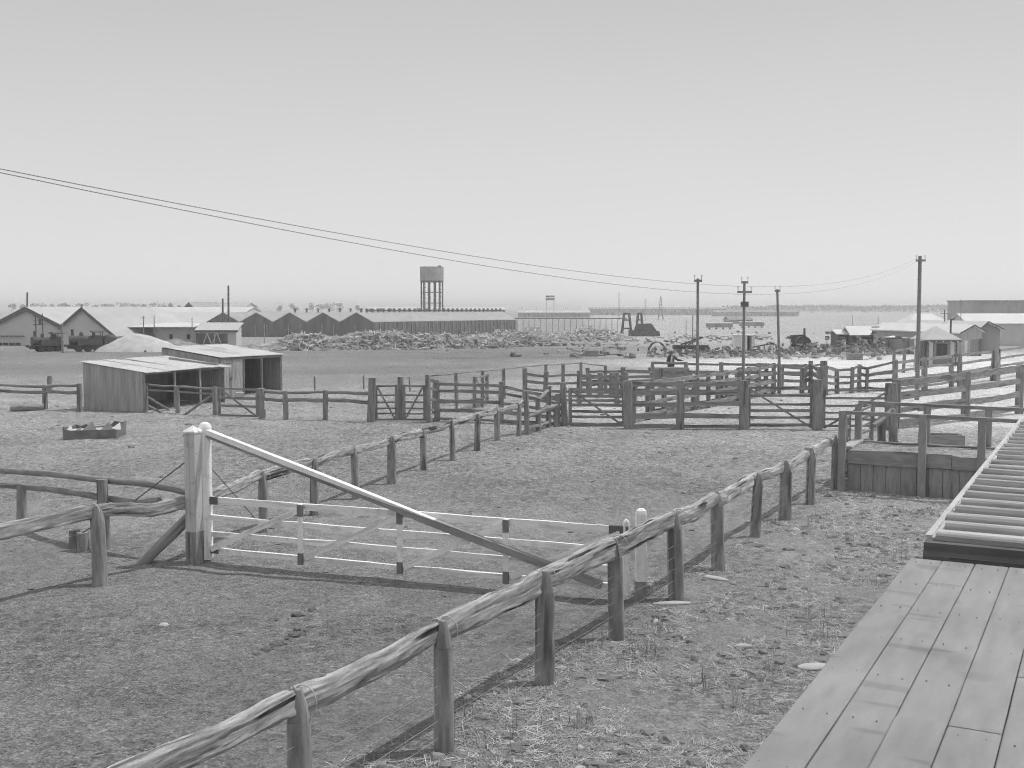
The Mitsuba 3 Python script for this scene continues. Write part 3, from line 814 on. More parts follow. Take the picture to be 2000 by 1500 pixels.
MB().bar(zf(B2 + f * 1.6 - e * 2.5, 0.0), zf(B2 + f * 1.6 - e * 2.5, 2.1), 0.06, 2.4, up=(e[0], e[1], 0)).build(f'{key}__partition', 'dark_wood')
MB().bar(zf(B2, hB - 0.06), zf(C2, hB - 0.06), 0.06, 0.1).build(f'{key}__lintel', 'yard_wood')
single('stone_block', MB().box([*(-13.633, 56.203), 0.12], [0.4, 0.3, 0.3], 0.3), 'pale_stone', 'pale block standing at the foot of the taller shed door', 'block')

# ------------------------------------------------------------------ mid-left cross fence with its gates
K = 'fence across the left yard'
yard_fence('dark two-rail fence at the left edge beside the low iron shed', [(-23.472, 50.437, 1.13), (-20.775, 49.925, 1.096), (-18.752, 48.687, 1.225)], [0.99, 0.75], 0.2, 0.13, 0.09, base='cross_fence', mat='yard_wood', round_rails=True)
single('fence_stake', MB().add(*post_mesh(*(-24.388, 59.249, 0.92), 0.24)), 'yard_wood', 'stout dark stake behind the fence at the left edge', 'post', smooth=True)
single('fallen_log', MB().log([*(-21.882, 48.93), 0.15], [*(-20.612, 49.422), 0.12], 0.34, 0.30, amp=0.02), 'yard_wood', 'long dark log lying against the left edge fence', 'log', smooth=True)
yard_fence('pole fence of two thin rails in front of the open side of the low shed', [(-15.908, 48.687, 1.225), (-14.275, 47.974, 1.185), (-12.436, 47.054, 1.163)], [1.0, 0.8], 0.17, 0.08, 0.06, base='cross_fence', round_rails=True)
for (a, b, lab) in (((-15.463, 47.7, 0.703), (-15.073, 49.6, -0.016), 'thin fallen pole sloping inside the open shed mouth, upper of two'), ((-15.471, 47.7, 0.353), (-15.02, 48.4, -0.018), 'thin fallen pole sloping inside the open shed mouth, lower of two'), ((-12.527, 47.3, 0.886), (-13.867, 47.4, 0.01), 'diagonal prop pole leaning on the gatepost before the low shed')):
    single('leaning_pole', MB().log(a, np.array(b) - [0, 0, 0.05], 0.1, 0.1, amp=0.01), 'yard_wood', lab, 'pole', smooth=True)
farm_gate('wide four-rail yard gate with one diagonal before the boarded shed', (-12.27, 46.83), (-10.412, 46.169), (-12.248, 46.83, 1.2)[2], [0.95, 0.64, 0.36, 0.04], rail_h=0.09)
yard_fence('two-rail fence from the whitish gatepost to the double gates', [(-10.122, 45.527, 1.209), (-9.082, 45.108, 1.177), (-7.497, 45.108, 1.198), (-5.582, 44.293, 1.743)], [1.18, 0.86], 0.19, 0.14, 0.08, base='cross_fence', skip_posts=(0, 3), round_rails=True, fracs=False)
x, y, h = (-10.122, 45.527, 1.25)
key = thing('whitened_post', 'gatepost with white splashes at the hinge of the four-rail gate', 'post')
MB().add(*post_mesh(x, y, h, 0.26, k=10)).build(f'{key}__shaft', 'post_wood', True)
for i in range(3):
    MB().box([x + 0.1, y - 0.11, h - 0.55 - i * 0.12], [0.09, 0.05, 0.10]).build(part(key, 'paint_splash'), 'white_paint')
for px in ((-10.524, 59.97, 0.849), (-8.202, 62.276, 0.767), (-5.473, 60.339, 0.771)):
    single('fence_stake', MB().add(*post_mesh(*px, 0.09)), 'yard_wood', ('thin leaning stake in the field right of the taller shed', 'thin stake in the field just left of the double gates', 'thin stake seen through the right leaf of the double gates')[used['fence_stake'] - 1], 'post', smooth=True)

# ------------------------------------------------------------------ stockyards: front line
Hf = 1.74
x0, y0, h0 = (-5.557, 44.094, 1.755)
single('stockyard_post', MB().add(*post_mesh(x0, y0, h0, 0.3, k=8)), 'yard_wood', 'thick dark post left of the double gates', 'post', smooth=True)
farm_gate('left leaf of the double stockyard gates, brace sloping down to the right', (-5.441, 44.293), (-4.51, 44.494), 1.46, [0.97, 0.72, 0.53, 0.36, 0.22, 0.06], rail_h=0.07)
farm_gate('right leaf of the double stockyard gates, brace sloping down to the left', (-3.378, 44.293), (-4.348, 44.494), 1.46, [0.97, 0.72, 0.53, 0.36, 0.22, 0.06], rail_h=0.07)
single('stockyard_post', MB().add(*post_mesh(*(-4.51, 45.108, 1.733), 0.24)), 'yard_wood', 'post where the two double gates meet', 'post', smooth=True)
yard_fence('front stockyard fence panel of five rails right of the double gates', [(-3.247, 43.897, 1.888), (-2.966, 44.494, 1.669), (-0.439, 43.701, 1.64), (1.757, 42.749, 1.214), (2.031, 42.749, 1.663)], [0.93, 0.76, 0.53, 0.31, 0.10], 0.22, 0.12, 0.06, skip_posts=())
farm_gate('stockyard gate with long brace, first right of the small pen', (2.139, 42.563), (4.297, 42.379), 1.46, [0.97, 0.79, 0.56, 0.40, 0.26, 0.06], rail_h=0.11)
yard_fence('front stockyard fence between the two wide gates, five heavy rails', [(4.358, 41.659, 1.793), (6.269, 41.837, 1.762), (8.585, 41.483, 1.804)], [0.98, 0.80, 0.56, 0.32, 0.10], 0.34, 0.16, 0.07, front=0.05)
farm_gate('stockyard gate of six rails, second from the right', (8.716, 41.659), (11.19, 41.659), 1.56, [0.98, 0.80, 0.59, 0.44, 0.28, 0.10], rail_h=0.10)
single('stockyard_post', MB().add(*post_mesh(*(11.295, 41.483, 1.861), 0.34, top='flat')), 'yard_wood', 'massive post between the two right-hand stockyard gates', 'post', smooth=True)
farm_gate('rightmost stockyard gate, partly hidden behind the loading bank rail', (11.446, 41.483), (13.908, 41.308), 1.50, [0.97, 0.78, 0.59, 0.42, 0.26, 0.10], brace='up', rail_h=0.08)
single('stockyard_post', MB().add(*post_mesh(*(13.984, 41.308, 1.74), 0.42, top='flat')), 'yard_wood', 'broad dark post at the right end of the stockyard gates', 'post', smooth=True)

# the small pen in the corner where the rough fence ends
yard_fence('small corner pen side of three pale-topped rails at the end of the rough fence', [(0.548, 39.96, 1.538), (0.973, 40.962, 1.314), (1.369, 42.197, 1.604)], [0.93, 0.55, 0.18], 0.19, 0.12, 0.10, base='pen_fence', round_rails=True)
single('leaning_pole', MB().log((0.216, 39.5, 1.084), (0.57, 40.3, 1.365), 0.12, 0.12, amp=0.01), 'rail_wood', 'pale rail end slanting up to the corner post of the small pen', 'pole', smooth=True)
yard_fence('low rail joining the small pen to the first stockyard gate', [(0.548, 39.96, 0.77), (1.645, 42.379, 0.932)], [0.95], 0.15, 0.16, 0.12, base='pen_fence', round_rails=True, skip_posts=(0,))

# ------------------------------------------------------------------ stockyards: inner lines
yard_fence('inner pen fence behind the first gate, four rails on stout posts', [(0.62, 54.34, 1.588), (1.577, 54.042, 1.432), (3.16, 52.879, 1.57), (4.944, 52.879, 1.474), (6.563, 52.316, 1.53)], [0.88, 0.66, 0.40, 0.12], 0.24, 0.12, 0.06)
yard_fence('dark inner race of close posts behind the first gate', [(3.396, 56.853, 1.091), (3.94, 56.853, 1.142), (4.51, 57.183, 1.175), (5.084, 57.183, 1.201), (5.821, 57.517, 1.208)], [0.9, 0.6, 0.3], 0.26, 0.14, 0.06)
yard_fence('back fence of the left pens, single high rail over four tall posts', [(-3.672, 49.672, 1.521), (-2.55, 51.765, 1.514), (-1.422, 53.746, 1.498), (-0.382, 55.884, 1.48), (1.761, 58.544, 1.576), (2.734, 59.97, 1.532), (3.731, 61.094, 1.533), (5.068, 61.094, 1.394)], [0.99], 0.19, 0.05, 0.05)
yard_fence('lower rails on the far side of the left pen, sloping up to the right', [(-3.355, 47.741, 1.376), (-2.448, 49.672, 1.249), (-1.342, 50.697, 1.252)], [0.35], 0.12, 0.09, 0.08, round_rails=True)
farm_gate('narrow pale-edged gate standing open in the left pen', (-1.694, 50.18), (-1.145, 52.316), 1.42, [0.96, 0.75, 0.5, 0.27, 0.08], rail_h=0.07, stile=0.16)
yard_fence('far stockyard fence of two long dark rails below the scrap heaps', [(7.908, 63.101, 1.496), (9.842, 63.524, 1.448), (11.868, 63.524, 1.419), (13.895, 63.524, 1.39), (16.558, 63.524, 1.333)], [0.98, 0.66, 0.33], 0.22, 0.14, 0.07)
yard_fence('middle cross fence behind the sloping race, dark heavy rails', [(3.956, 57.856, 1.426), (5.704, 58.198, 1.434), (7.74, 58.544, 1.363), (9.074, 58.544, 1.363), (11.77, 58.544, 1.31)], [0.9, 0.55, 0.2], 0.24, 0.15, 0.06)
near_side = [(4.711, 43.897, 1.607), (5.478, 45.108, 1.61), (6.319, 46.608, 1.599), (8.006, 49.422, 1.581), (8.882, 50.697, 1.598), (9.493, 51.765, 1.585), (10.13, 52.879, 1.57), (10.869, 54.042, 1.58), (11.616, 55.256, 1.589), (12.345, 56.526, 1.574), (12.954, 57.517, 1.575), (13.584, 58.544, 1.576), (14.098, 59.249, 1.595)]
yard_fence('drafting race with many close posts and a pale top rail climbing to the right', near_side, [0.97, 0.74, 0.48, 0.2], 0.2, 0.15, 0.07, front=0.09)
yard_fence('far side of the drafting race, seen through its near side', [(x + 0.35, y + 1.25, h) for x, y, h in near_side[1::2]], [0.95, 0.7, 0.44, 0.18], 0.2, 0.13, 0.07)
yard_fence('right side pen fence beyond the second gate, three level rails', [(14.767, 61.481, 1.431), (15.961, 61.875, 1.327), (16.924, 61.481, 1.571)], [0.93, 0.66, 0.40, 0.14], 0.2, 0.11, 0.06)
yard_fence('short heavy-boarded forcing yard beside the tall centre post', [(15.286, 59.249, 1.352), (15.84, 59.607, 1.659), (15.919, 58.198, 1.408), (16.142, 57.856, 1.479)], [0.95, 0.72, 0.50, 0.25], 0.22, 0.20, 0.07)
yard_fence('rear right yard fence rising towards the tall white hut', [(16.142, 57.856, 1.558), (17.048, 58.894, 1.317), (17.906, 59.249, 1.352), (18.533, 59.97, 1.505), (18.916, 59.97, 1.368), (19.936, 58.544, 1.79)], [0.98, 0.70, 0.47, 0.2], 0.2, 0.15, 0.07)
single('stockyard_post', MB().add(*post_mesh(*(16.62, 59.97, 1.669), 0.36)), 'yard_wood', 'short thick post near the middle of the rear right yard', 'post', smooth=True)
yard_fence('upper rail fence below the hip-roofed hut, running to the right edge', [(19.703, 57.856, 1.795), (22.167, 60.339, 1.871), (24.837, 63.524, 1.882), (25.3, 63.524, 1.94), (29.867, 69.904, 1.943), (35.503, 77.197, 2.109)], [0.98, 0.74, 0.48, 0.22], 0.26, 0.14, 0.06)
single('stockyard_post', MB().add(*post_mesh(*(29.945, 69.344, 1.99), 0.3)), 'rail_wood', 'pale post beside the dark pair at the right edge fence', 'post', smooth=True)
yard_fence('lane fence of four deep rails between hut and loading bank', [(14.216, 41.659, 1.831), (15.312, 42.379, 1.862), (17.98, 44.494, 1.954), (21.571, 47.741, 2.094)], [0.99, 0.74, 0.46, 0.18], 0.3, 0.23, 0.07, front=0.06, skip_posts=(1,))
yard_fence('short dark railing left of the hip-roofed hut', [(26.774, 78.823, 1.723), (28.345, 81.492, 1.744), (29.951, 83.384, 1.936)], [0.98, 0.5], 0.2, 0.15, 0.08)

# ------------------------------------------------------------------ loading bank
w0, w1 = np.array((8.275, 27.554)), np.array((8.275, 27.554)) + NRM[:2] * 4.6
BH = 1.02
key = thing('loading_bank', 'earth-filled loading bank faced with dark upright planks at the right', 'loading bank')
d2 = NRM[:2]
back = U[:2] * 1.9
i = 0
s = 0.0
while s < 4.6:
    ww = 0.33 * R.uniform(0.8, 1.15)
    q = w0 + d2 * (s + ww / 2)
    MB().bar([*q, -0.2], [*q, BH - 0.34 + R.normal(0, 0.004)], ww - 0.012, 0.06 * R.uniform(0.85, 1.2), up=(U[0], U[1], 0)).build(part(key, 'plank'), 'dark_wood')
    s += ww
MB().slab([*(w0 - U[:2] * 0.03), BH - 0.17], [*(w0 + d2 * 2.4 - U[:2] * 0.03), BH - 0.15], 0.09, 0.33, amp=0.004).build(part(key, 'top_plank'), 'dark_wood')
MB().slab([*(w0 + d2 * 2.41 - U[:2] * 0.03), BH - 0.19], [*(w0 + d2 * 4.6 - U[:2] * 0.03), BH - 0.17], 0.09, 0.33, amp=0.004).build(part(key, 'top_plank'), 'dark_wood')
fill = MB()
n = 14
ss, tt = np.meshgrid(np.linspace(0.0, 4.7, 24), np.linspace(0.03, 1.0, n), indexing='ij')
X = w0[0] + d2[0] * ss + back[0] * tt
Y = w0[1] + d2[1] * ss + back[1] * tt
Z = BH - 0.03 + 0.05 * (meshkit.fbm(np.stack([X * 3, Y * 3, X * 0], -1), 3, 4) - 0.5)
q = (np.arange(23)[:, None] * n + np.arange(n - 1)[None]).reshape(-1)
fill.add(np.stack([X, Y, Z], -1).reshape(-1, 3), np.stack([q, q + n, q + n + 1, q + 1], 1))
fill.prism([[*w0, -0.2], [*(w0 + d2 * 4.7), -0.2], [*(w0 + d2 * 4.7), BH - 0.08], [*w0, BH - 0.08]], np.append(back, 0))
fill.build(f'{key}__fill', 'earth', 30)
MB().slab([*(w0 + back), BH - 0.08], [*(w0 + back + d2 * 4.6), BH - 0.06], 0.1, 0.2, amp=0.004).build(part(key, 'kerb_plank'), 'yard_wood')
MB().slab([*(w0 + U[:2] * 0.5 - d2 * 0.15), BH - 0.02], [*(w0 + back - d2 * 0.15 + U[:2] * 0.1), BH + 0.0], 0.3, 0.07, amp=0.004).build(part(key, 'kerb_plank'), 'pale_plank')
# posts and handrails of the bank
key = thing('bank_railing', 'near handrail of the loading bank with a straight sawn top rail', 'railing')
pr = [(8.129, 27.398, 2.081)]
for s, top in ((-0.12, 1.0 + 0.98), (1.75, 1.95), (3.05, 1.90), (4.45, 1.88)):
    q = w0 + d2 * s - U[:2] * 0.13
    MB().bar([*q, -0.2], [*q, top], 0.17, 0.15, up=(U[0], U[1], 0)).build(part(key, 'post'), 'dark_wood')
MB().bar([*(w0 - d2 * 0.1 - U[:2] * 0.11), 1.94], [*(w0 + d2 * 4.55 - U[:2] * 0.11), 1.90], 0.12, 0.085).build(part(key, 'rail'), 'yard_wood')
key = thing('bank_railing', 'far handrail of the loading bank, behind the near one', 'railing')
for s in (-0.15, 1.55, 3.0, 4.5):
    q = w0 + back + d2 * s + U[:2] * 0.12
    MB().bar([*q, -0.2], [*q, 1.98], 0.16, 0.15, up=(U[0], U[1], 0)).build(part(key, 'post'), 'dark_wood')
MB().bar([*(w0 + back - d2 * 0.15 + U[:2] * 0.1), 2.03], [*(w0 + back + d2 * 4.6 + U[:2] * 0.1), 1.99], 0.12, 0.085).build(part(key, 'rail'), 'yard_wood')
farm_gate('narrow pale-edged gate closing the left end of the loading bank', w0 + back * 0.55 - d2 * 0.35, w0 + back * 0.97 - d2 * 0.35, 1.75, [0.96, 0.8, 0.63, 0.46, 0.3, 0.14], rail_h=0.06, stile=0.1)
yard_fence('old leaning ladder-like rails left of the loading bank', [(11.251, 36.394, 1.203), (11.914, 37.225, 1.332)], [0.95, 0.75, 0.55, 0.35, 0.15], 0.14, 0.07, 0.06, base='pen_fence')
for p, lab in (((12.382, 37.51, 0.999), 'pointed rough post behind the loading bank, left of a pair'), ((12.68, 37.225, 1.162), 'pointed rough post behind the loading bank, right of a pair')):
    single('rough_post', MB().add(*post_mesh(*p, 0.26, top='point', k=10)), 'yard_wood', lab, 'post', smooth=True)
single('rough_rail', MB().log((11.866, 36.8, 0.626), (12.714, 37.4, 1.078), 0.2, 0.2, amp=0.02), 'post_wood', 'thick rough rail sloping over the pointed posts behind the bank', 'rail', smooth=True)
key = thing('water_trough', 'dark timber water trough on the ground behind the loading bank rails', 'trough')
x, y = (13.914, 36.394)
a = math.atan2(NRM[1], NRM[0]) * 0.35
MB().box([x, y - 0.35, 0.22], [1.25, 0.06, 0.36], a).build(part(key, 'side'), 'dark_wood')
MB().box([x + 0.06, y + 0.35, 0.22], [1.25, 0.06, 0.36], a).build(part(key, 'side'), 'dark_wood')
MB().box([x + 0.03, y, 0.10], [1.2, 0.62, 0.06], a).build(f'{key}__floor', 'dark_wood')
for s in (-0.6, 0.66):
    MB().box([x + s, y - s * 0.16, 0.22], [0.05, 0.62, 0.36], a).build(part(key, 'end'), 'dark_wood')

# ------------------------------------------------------------------ dry grass, clods and litter on the ground
G2 = np.random.default_rng(77)


def ground_at(x, y):
    return terrain(y) + np.clip((75 - y) / 25, 0, 1) * np.clip((y + 10) / 8, 0, 1) * (0.05 * (meshkit.fbm(np.stack([x * 0.5, y * 0.5, x * 0], -1), 3, 2) - 0.5) + 0.035 * (meshkit.fbm(np.stack([x * 2.2, y * 2.2, x * 0], -1), 3, 9) - 0.5))


def strip(n, lo=-6.6, hi=-1.3, a0=5.0, a1=28.0, thr=0.45):
    s, q = G2.uniform(a0, a1, n), G2.uniform(lo, hi, n)
    P = U[None] * s[:, None] + NRM[None] * q[:, None]
    d = meshkit.fbm(np.stack([P[:, 0] * 0.9, P[:, 1] * 0.9, s * 0], -1), 3, 21)
    edge = np.clip((q - lo) / 1.6, 0, 1)
    P = P[(d + 0.15 * (edge - 1) > thr + G2.uniform(-0.12, 0.12, n))]
    P[:, 2] = ground_at(P[:, 0], P[:, 1])
    return P


P = strip(90000, thr=0.44)
n = len(P)
v1 = blades(P, G2.uniform(0.03, 0.12, n), G2.uniform(0.004, 0.010, n), G2.uniform(0, 6.28, n), G2.uniform(0.7, 1.5, n))
P = strip(16000, thr=0.49)
n = len(P)
v2 = blades(P + [0, 0, 0.012], G2.uniform(0.12, 0.42, n), G2.uniform(0.005, 0.012, n), G2.uniform(0, 6.28, n), G2.uniform(1.45, 1.62, n), bend=0.05)
MB().add(*v1).add(*v2).build('dry_grass', 'pale_straw')
tag('dry_grass', 'pale dry grass and straw littering the strip beside the railway vans', 'grass', kind='stuff')
P = strip(700, thr=0.5)
c = P[G2.integers(0, len(P), 30)]
PP = np.repeat(c, 30, 0) + np.column_stack([G2.normal(0, 0.15, (30 * 30, 2)), np.zeros(30 * 30)])
n = len(PP)
v3 = blades(PP, G2.uniform(0.06, 0.34, n), G2.uniform(0.004, 0.008, n), G2.uniform(0, 6.28, n), np.abs(G2.normal(0.25, 0.2, n)))
MB().add(*v3).build('standing_weeds', 'stem')
tag('standing_weeds', 'dark upright dead weeds standing in tufts in the grass strip', 'weeds', kind='stuff')
P = strip(3200, thr=0.45)
n = len(P)
P2 = strip(420, thr=0.44)
MB().add(*rocks(P, 0.022 + 0.06 * G2.random(n) ** 3)).add(*rocks(P2, 0.05 + 0.07 * G2.random(len(P2)) ** 2, 0.45, 9)).build('clods', 'clod')
tag('clods', 'dark clods and stones strewn through the dry grass strip', 'clods', kind='stuff')
P = strip(420, thr=0.46)
MB().add(*rocks(P, 0.016 + 0.05 * G2.random(len(P)) ** 3, 0.5, 12)).build('pale_chips', 'pale_stone')
tag('pale_chips', 'pale stone chips and scraps littering the grass strip', 'stones', kind='stuff')
# worn yard: short stubble and droppings, thinning with distance
n = 420000
yy = 9.0 * (66 / 9.0) ** (G2.random(n) ** 0.8)
xx = G2.uniform(-0.62, 0.62, n) * yy
perp = xx * NRM[0] + yy * NRM[1]
den = meshkit.fbm(np.stack([xx * 0.35, yy * 0.35, xx * 0], -1), 4, 31)
ok = (perp < -5.7) & (den + G2.normal(0, 0.08, n) > 0.46)
P = np.stack([xx, yy, ground_at(xx, yy)], 1)[ok]
n = len(P)
sc = np.clip(P[:, 1] / 26, 0.3, 1.6)
v4 = blades(P, G2.uniform(0.02, 0.07, n) * sc, G2.uniform(0.004, 0.010, n) * sc, G2.uniform(0, 6.28, n), G2.uniform(0.8, 1.55, n), seg=1)
MB().add(*v4).build('stubble', 'straw')
tag('stubble', 'short trodden straw stubble scattered over the bare yard', 'stubble', kind='stuff')
n = 2600
yy = 7 * (60 / 7) ** G2.random(n)
xx = G2.uniform(-0.62, 0.55, n) * yy
ok = (xx * NRM[0] + yy * NRM[1] < -5.7)
P = np.stack([xx, yy, ground_at(xx, yy)], 1)[ok]
MB().add(*rocks(P, (0.012 + 0.04 * G2.random(len(P)) ** 4) * np.clip(P[:, 1] / 15, 0.7, 2), 0.5, 8)).build('pebbles', 'clod')
tag('pebbles', 'small dark pebbles and dung scattered over the yard', 'pebbles', kind='stuff')
P = np.array([(-3.331, 14.386, 0.0), (-3.27, 14.561, 0.0), (-3.178, 14.606, 0.0), (-3.148, 14.787, 0.0), (-3.085, 14.879, 0.0), (-3.039, 15.067, 0.0), (-2.974, 15.162, 0.0), (-2.912, 15.357, 0.0), (-2.859, 15.457, 0.0), (-2.838, 15.659, 0.0), (-3.035, 15.259, 0.0), (-2.859, 15.259, 0.0), (-3.055, 14.833, 0.0), (-3.012, 15.507, 0.0), (-3.213, 14.517, 0.0), (-3.545, 14.172, 0.0), (-3.407, 16.026, 0.0), (-3.152, 16.243, 0.0), (-2.986, 16.58, 0.0)])
MB().add(*rocks(P, G2.uniform(0.03, 0.07, len(P)), 0.6, 5)).build('dung', 'stem')
tag('dung', 'dark trail of dung crumbs across the near yard in front of the gate', 'dung', kind='stuff')
flat = [((3.381, 18.425), 0.24, 0.08, -0.7, 'pale flat slab lying just right of the fourth near fence post'), ((2.426, 16.842), 0.30, 0.07, 0.1, 'long pale stone at the foot of the fence post beside the latch post'),
        ((-4.923, 15.659), 0.07, 0.06, 0.4, 'small white scrap lying alone on the near yard'), ((3.78, 13.822), 0.22, 0.12, 0.2, 'flat pale stones near the van roof edge'), ((3.07, 14.673), 0.12, 0.05, 0.0, 'small pale stone in the grass near the centre of the strip')]
for (x, y), a, b, rz, lab in flat:
    m = trimesh.creation.icosphere(subdivisions=2)
    m.vertices = m.vertices * [a, b, 0.035] * (1 + 0.18 * (meshkit.fbm(m.vertices * 2 + x, 3, 1)[:, None] - 0.5))
    m.apply_transform(trimesh.transformations.rotation_matrix(rz, [0, 0, 1]))
    m.apply_translation([x, y, 0.02])
    single('pale_stone', MB().mesh(m), 'pale_stone', lab, 'stone', smooth=True)

# ------------------------------------------------------------------ telegraph poles and wires


def pole(label, top, foot, r, arms, base='telegraph_pole', box=None, mat='pole_wood', cat='telegraph pole'):
    key = thing(base, label, cat)
    top, foot = np.array(top, float), np.array(foot, float)
    MB().add(*sweep([foot - [0, 0, 0.4], foot * 0.5 + top * 0.5, top], np.array([ell(2 * r, 2 * r, 12), ell(1.75 * r, 1.75 * r, 12), ell(1.5 * r, 1.5 * r, 12)]))).build(f'{key}__shaft', mat, True)
    for dz, w in arms:
        c = top - [0, 0, dz]
        MB().bar(c + [-w / 2, -r * 0.9, 0], c + [w / 2, -r * 0.9, 0], 0.08, 0.10).build(part(key, 'crossarm'), mat)
        for s in (-0.92, 0.92):
            p = c + [s * w / 2, -r * 0.9, 0.05]
            MB().add(*sweep([p, p + [0, 0, 0.10], p + [0, 0, 0.18], p + [0, 0, 0.22]], np.array([ell(0.04, 0.04, 8), ell(0.04, 0.04, 8), ell(0.09, 0.09, 8), ell(0.05, 0.05, 8)]))).build(part(key, 'insulator'), 'white_paint', True)
    if box:
        c = top - [0, 0, box]
        MB().box(c + [0, -0.12, 0], [0.34, 0.24, 0.24]).build(f'{key}__switch_box', 'iron')
    return key


pole('slender telegraph pole standing among the pens, leftmost of the near poles', (8.167, 49.7, 5.78), (8.205, 49.672, 0.0), 0.075, [(0.1, 0.34)])
pole('telegraph pole with two crossarms and a dark box below them', (11.059, 53.8, 5.764), (11.055, 53.746, 0.0), 0.08, [(0.06, 0.32), (0.52, 0.68)], box=1.1)
pole('slightly leaning telegraph pole at the end of the sloping race', (13.727, 58.5, 5.452), (13.985, 58.544, 0.0), 0.08, [(0.08, 0.28)])
pole('tallest telegraph pole, at the right in front of the hip-roofed hut', (19.818, 55.0, 7.006), (19.82, 54.948, 0.0), 0.11, [(0.22, 0.46)])
ta = np.linspace(-0.22, 1, 60)[:, None]
for dz, sag, A, B, lab in ((0.0, 1.125, [-3.656, 8.944, 5.516], (19.77, 55.0, 6.956), 'upper of the two long sagging wires crossing the sky'), (0.0, 1.27, [-3.656, 8.944, 5.483], (19.871, 55.0, 6.882), 'lower of the two long sagging wires crossing the sky')):
    A, B = np.array(A), np.array(B)
    C = A + (B - A) * ta
    C[:, 2] -= 4 * sag * (ta * (1 - ta))[:, 0]
    MB().add(*sweep(C, ell(0.0068, 0.0068, 5))).build(thing('overhead_wire', lab, 'wire', None), 'conductor', True)

# thin poles and stacks further off
pole('taller of two bare thin stacks left of the gabled works', (-56.706, 226, 8.891), (-56.849, 226, -2.7), 0.24, [], base='iron_stack', mat='trim_dark', cat='stack')
pole('shorter of two bare thin stacks left of the gabled works', (-56.852, 222, 6.307), (-56.951, 222, -2.7), 0.22, [], base='iron_stack', mat='trim_dark', cat='stack')
pole('far thin pole behind the pale heap, left of a pair', (-60.437, 185, 3.16), (-60.479, 185, -2.0), 0.09, [(0.3, 0.5)])
pole('far thin pole behind the pale heap, right of a pair', (-58.991, 186, 3.153), (-59.033, 186, -2.0), 0.09, [])
pole('far thin pole standing before the long low wall', (-53.885, 190, 2.866), (-53.918, 190, -2.1), 0.08, [])
pole('thin pale pole in front of the gabled works', (-43.941, 200, 1.692), (-43.952, 200, -2.3), 0.08, [], mat='pale_plank')
pole('thick short dark post between the two locomotives', (-58.257, 146, 2.384), (-58.27, 146, -1.3), 0.17, [], base='dark_post', cat='post')
pole('small telegraph pole with one arm behind the hip-roofed hut', (57.489, 150, 4.228), (57.551, 150, -1.4), 0.1, [(0.5, 1.2)])
pole('hair-thin mast at the right above the pale gabled roofs', (75.531, 190, 5.875), (75.658, 190, -2.0), 0.07, [], base='mast', cat='mast')
pole('far mast on the horizon, left of two', (85.224, 900, 17.112), (85.407, 900, -5.6), 0.28, [], base='mast', cat='mast')
pole('far mast on the horizon, right of two', (106.065, 900, 11.419), (106.248, 900, -5.6), 0.28, [], base='mast', cat='mast')
for x, y, yt, k in ((35.507, 230, 1.896, 0), (24.042, 150, 3.549, 1), (75.486, 250, 2.916, 2), (77.915, 240, 2.653, 3)):
    pole(('faint thin pole far behind the scrap yard, left of the tall pole', 'faint thin pole just left of the leftmost near telegraph pole', 'faint pole far behind the long white-roofed hut, left of two', 'faint pole far behind the long white-roofed hut, right of two')[k], [x, y, yt], [x, y, float(terrain(y))], 0.07, [], mat='works_side')

# ------------------------------------------------------------------ buildings on the left
zb = float(terrain(200))


def beam_house(label, x0, x1, y0, depth, zb, eave, apex, wall, roof, frac=0.5, base='long_shed', cat='shed', over=0.4, eave_r=None, trim=True):
    """a shed whose ridge runs across the view; y0 is its near wall"""
    k = gable_house(label, [x0, y0], [0, depth], [x1 - x0, 0], zb, eave, eave if eave_r is None else eave_r, apex, frac, wall, roof, 0, base, cat, over)
    if trim:
        MB().bar([x0 - over, y0 - over * 1.02, zb + eave - 0.12], [x1 + over, y0 - over * 1.02, zb + eave - 0.12], 0.14, 0.32).build(f'{k}__fascia', 'trim_dark')
    return k


k1 = gable_house('pale gabled shed with dark bargeboards at the left edge', [-92.3, 200], [12.8, 0], [12, 34], zb, 3.5, 3.5, 6.78, 0.5, barge=0.75, base='gabled_shed')
MB().bar([-92, 199.6, zb + 1.75], [-86.4, 199.6, zb + 1.75], 0.3, 0.18).build(f'{k1}__door_hood', 'trim_dark')
for i in range(4):
    MB().box([-91 + i * 1.1, 199.95, zb + 0.35], [0.9, 0.12, 0.42]).build(part(k1, 'vent_opening'), 'opening')
MB().bar([-85.9, 200, zb + 6.6], [-85.8, 200, zb + 9.5], 0.22, 0.22, up=(0, 1, 0)).build(f'{k1}__flue', 'trim_dark')
k2 = gable_house('pale gabled shed with dark bargeboards and a long right slope, second from the left edge', [-79.3, 199], [9.3, 0], [6, 17], zb, 3.55, 1.95, 6.72, 0.40, barge=0.6, base='gabled_shed')
MB().bar([-75.58, 198.4, zb + 6.5], [-75.58, 198.4, zb + 7.3], 0.16, 0.16, up=(0, 1, 0)).build(f'{k2}__finial', 'trim_dark')
MB().box([-70.9, 198.95, zb + 1.0], [0.8, 0.12, 0.7]).build(f'{k2}__window', 'opening')
zb = float(terrain(385))
k = beam_house('long pale-roofed shed with a dark eaves line behind the white heap', -148.588, -100.515, 385, 26, zb, -0.731 - zb, 2.609 - zb, 'pale_wall', 'pale_roof')
for i in range(3):
    x = (-144.569, -139.509, -126.498)[i]
    MB().cyl([x, 398, zb + 7.9], [x, 398, zb + 9.0], 0.4, 0.55).build(part(k, 'roof_vent'), 'trim_dark', 30)
k = thing('lean_to', 'low open lean-to with a pale strip of roof, dark inside, behind the white heap', 'shed')
x0, x1 = -72.395, -57.617
zb = float(terrain(206))
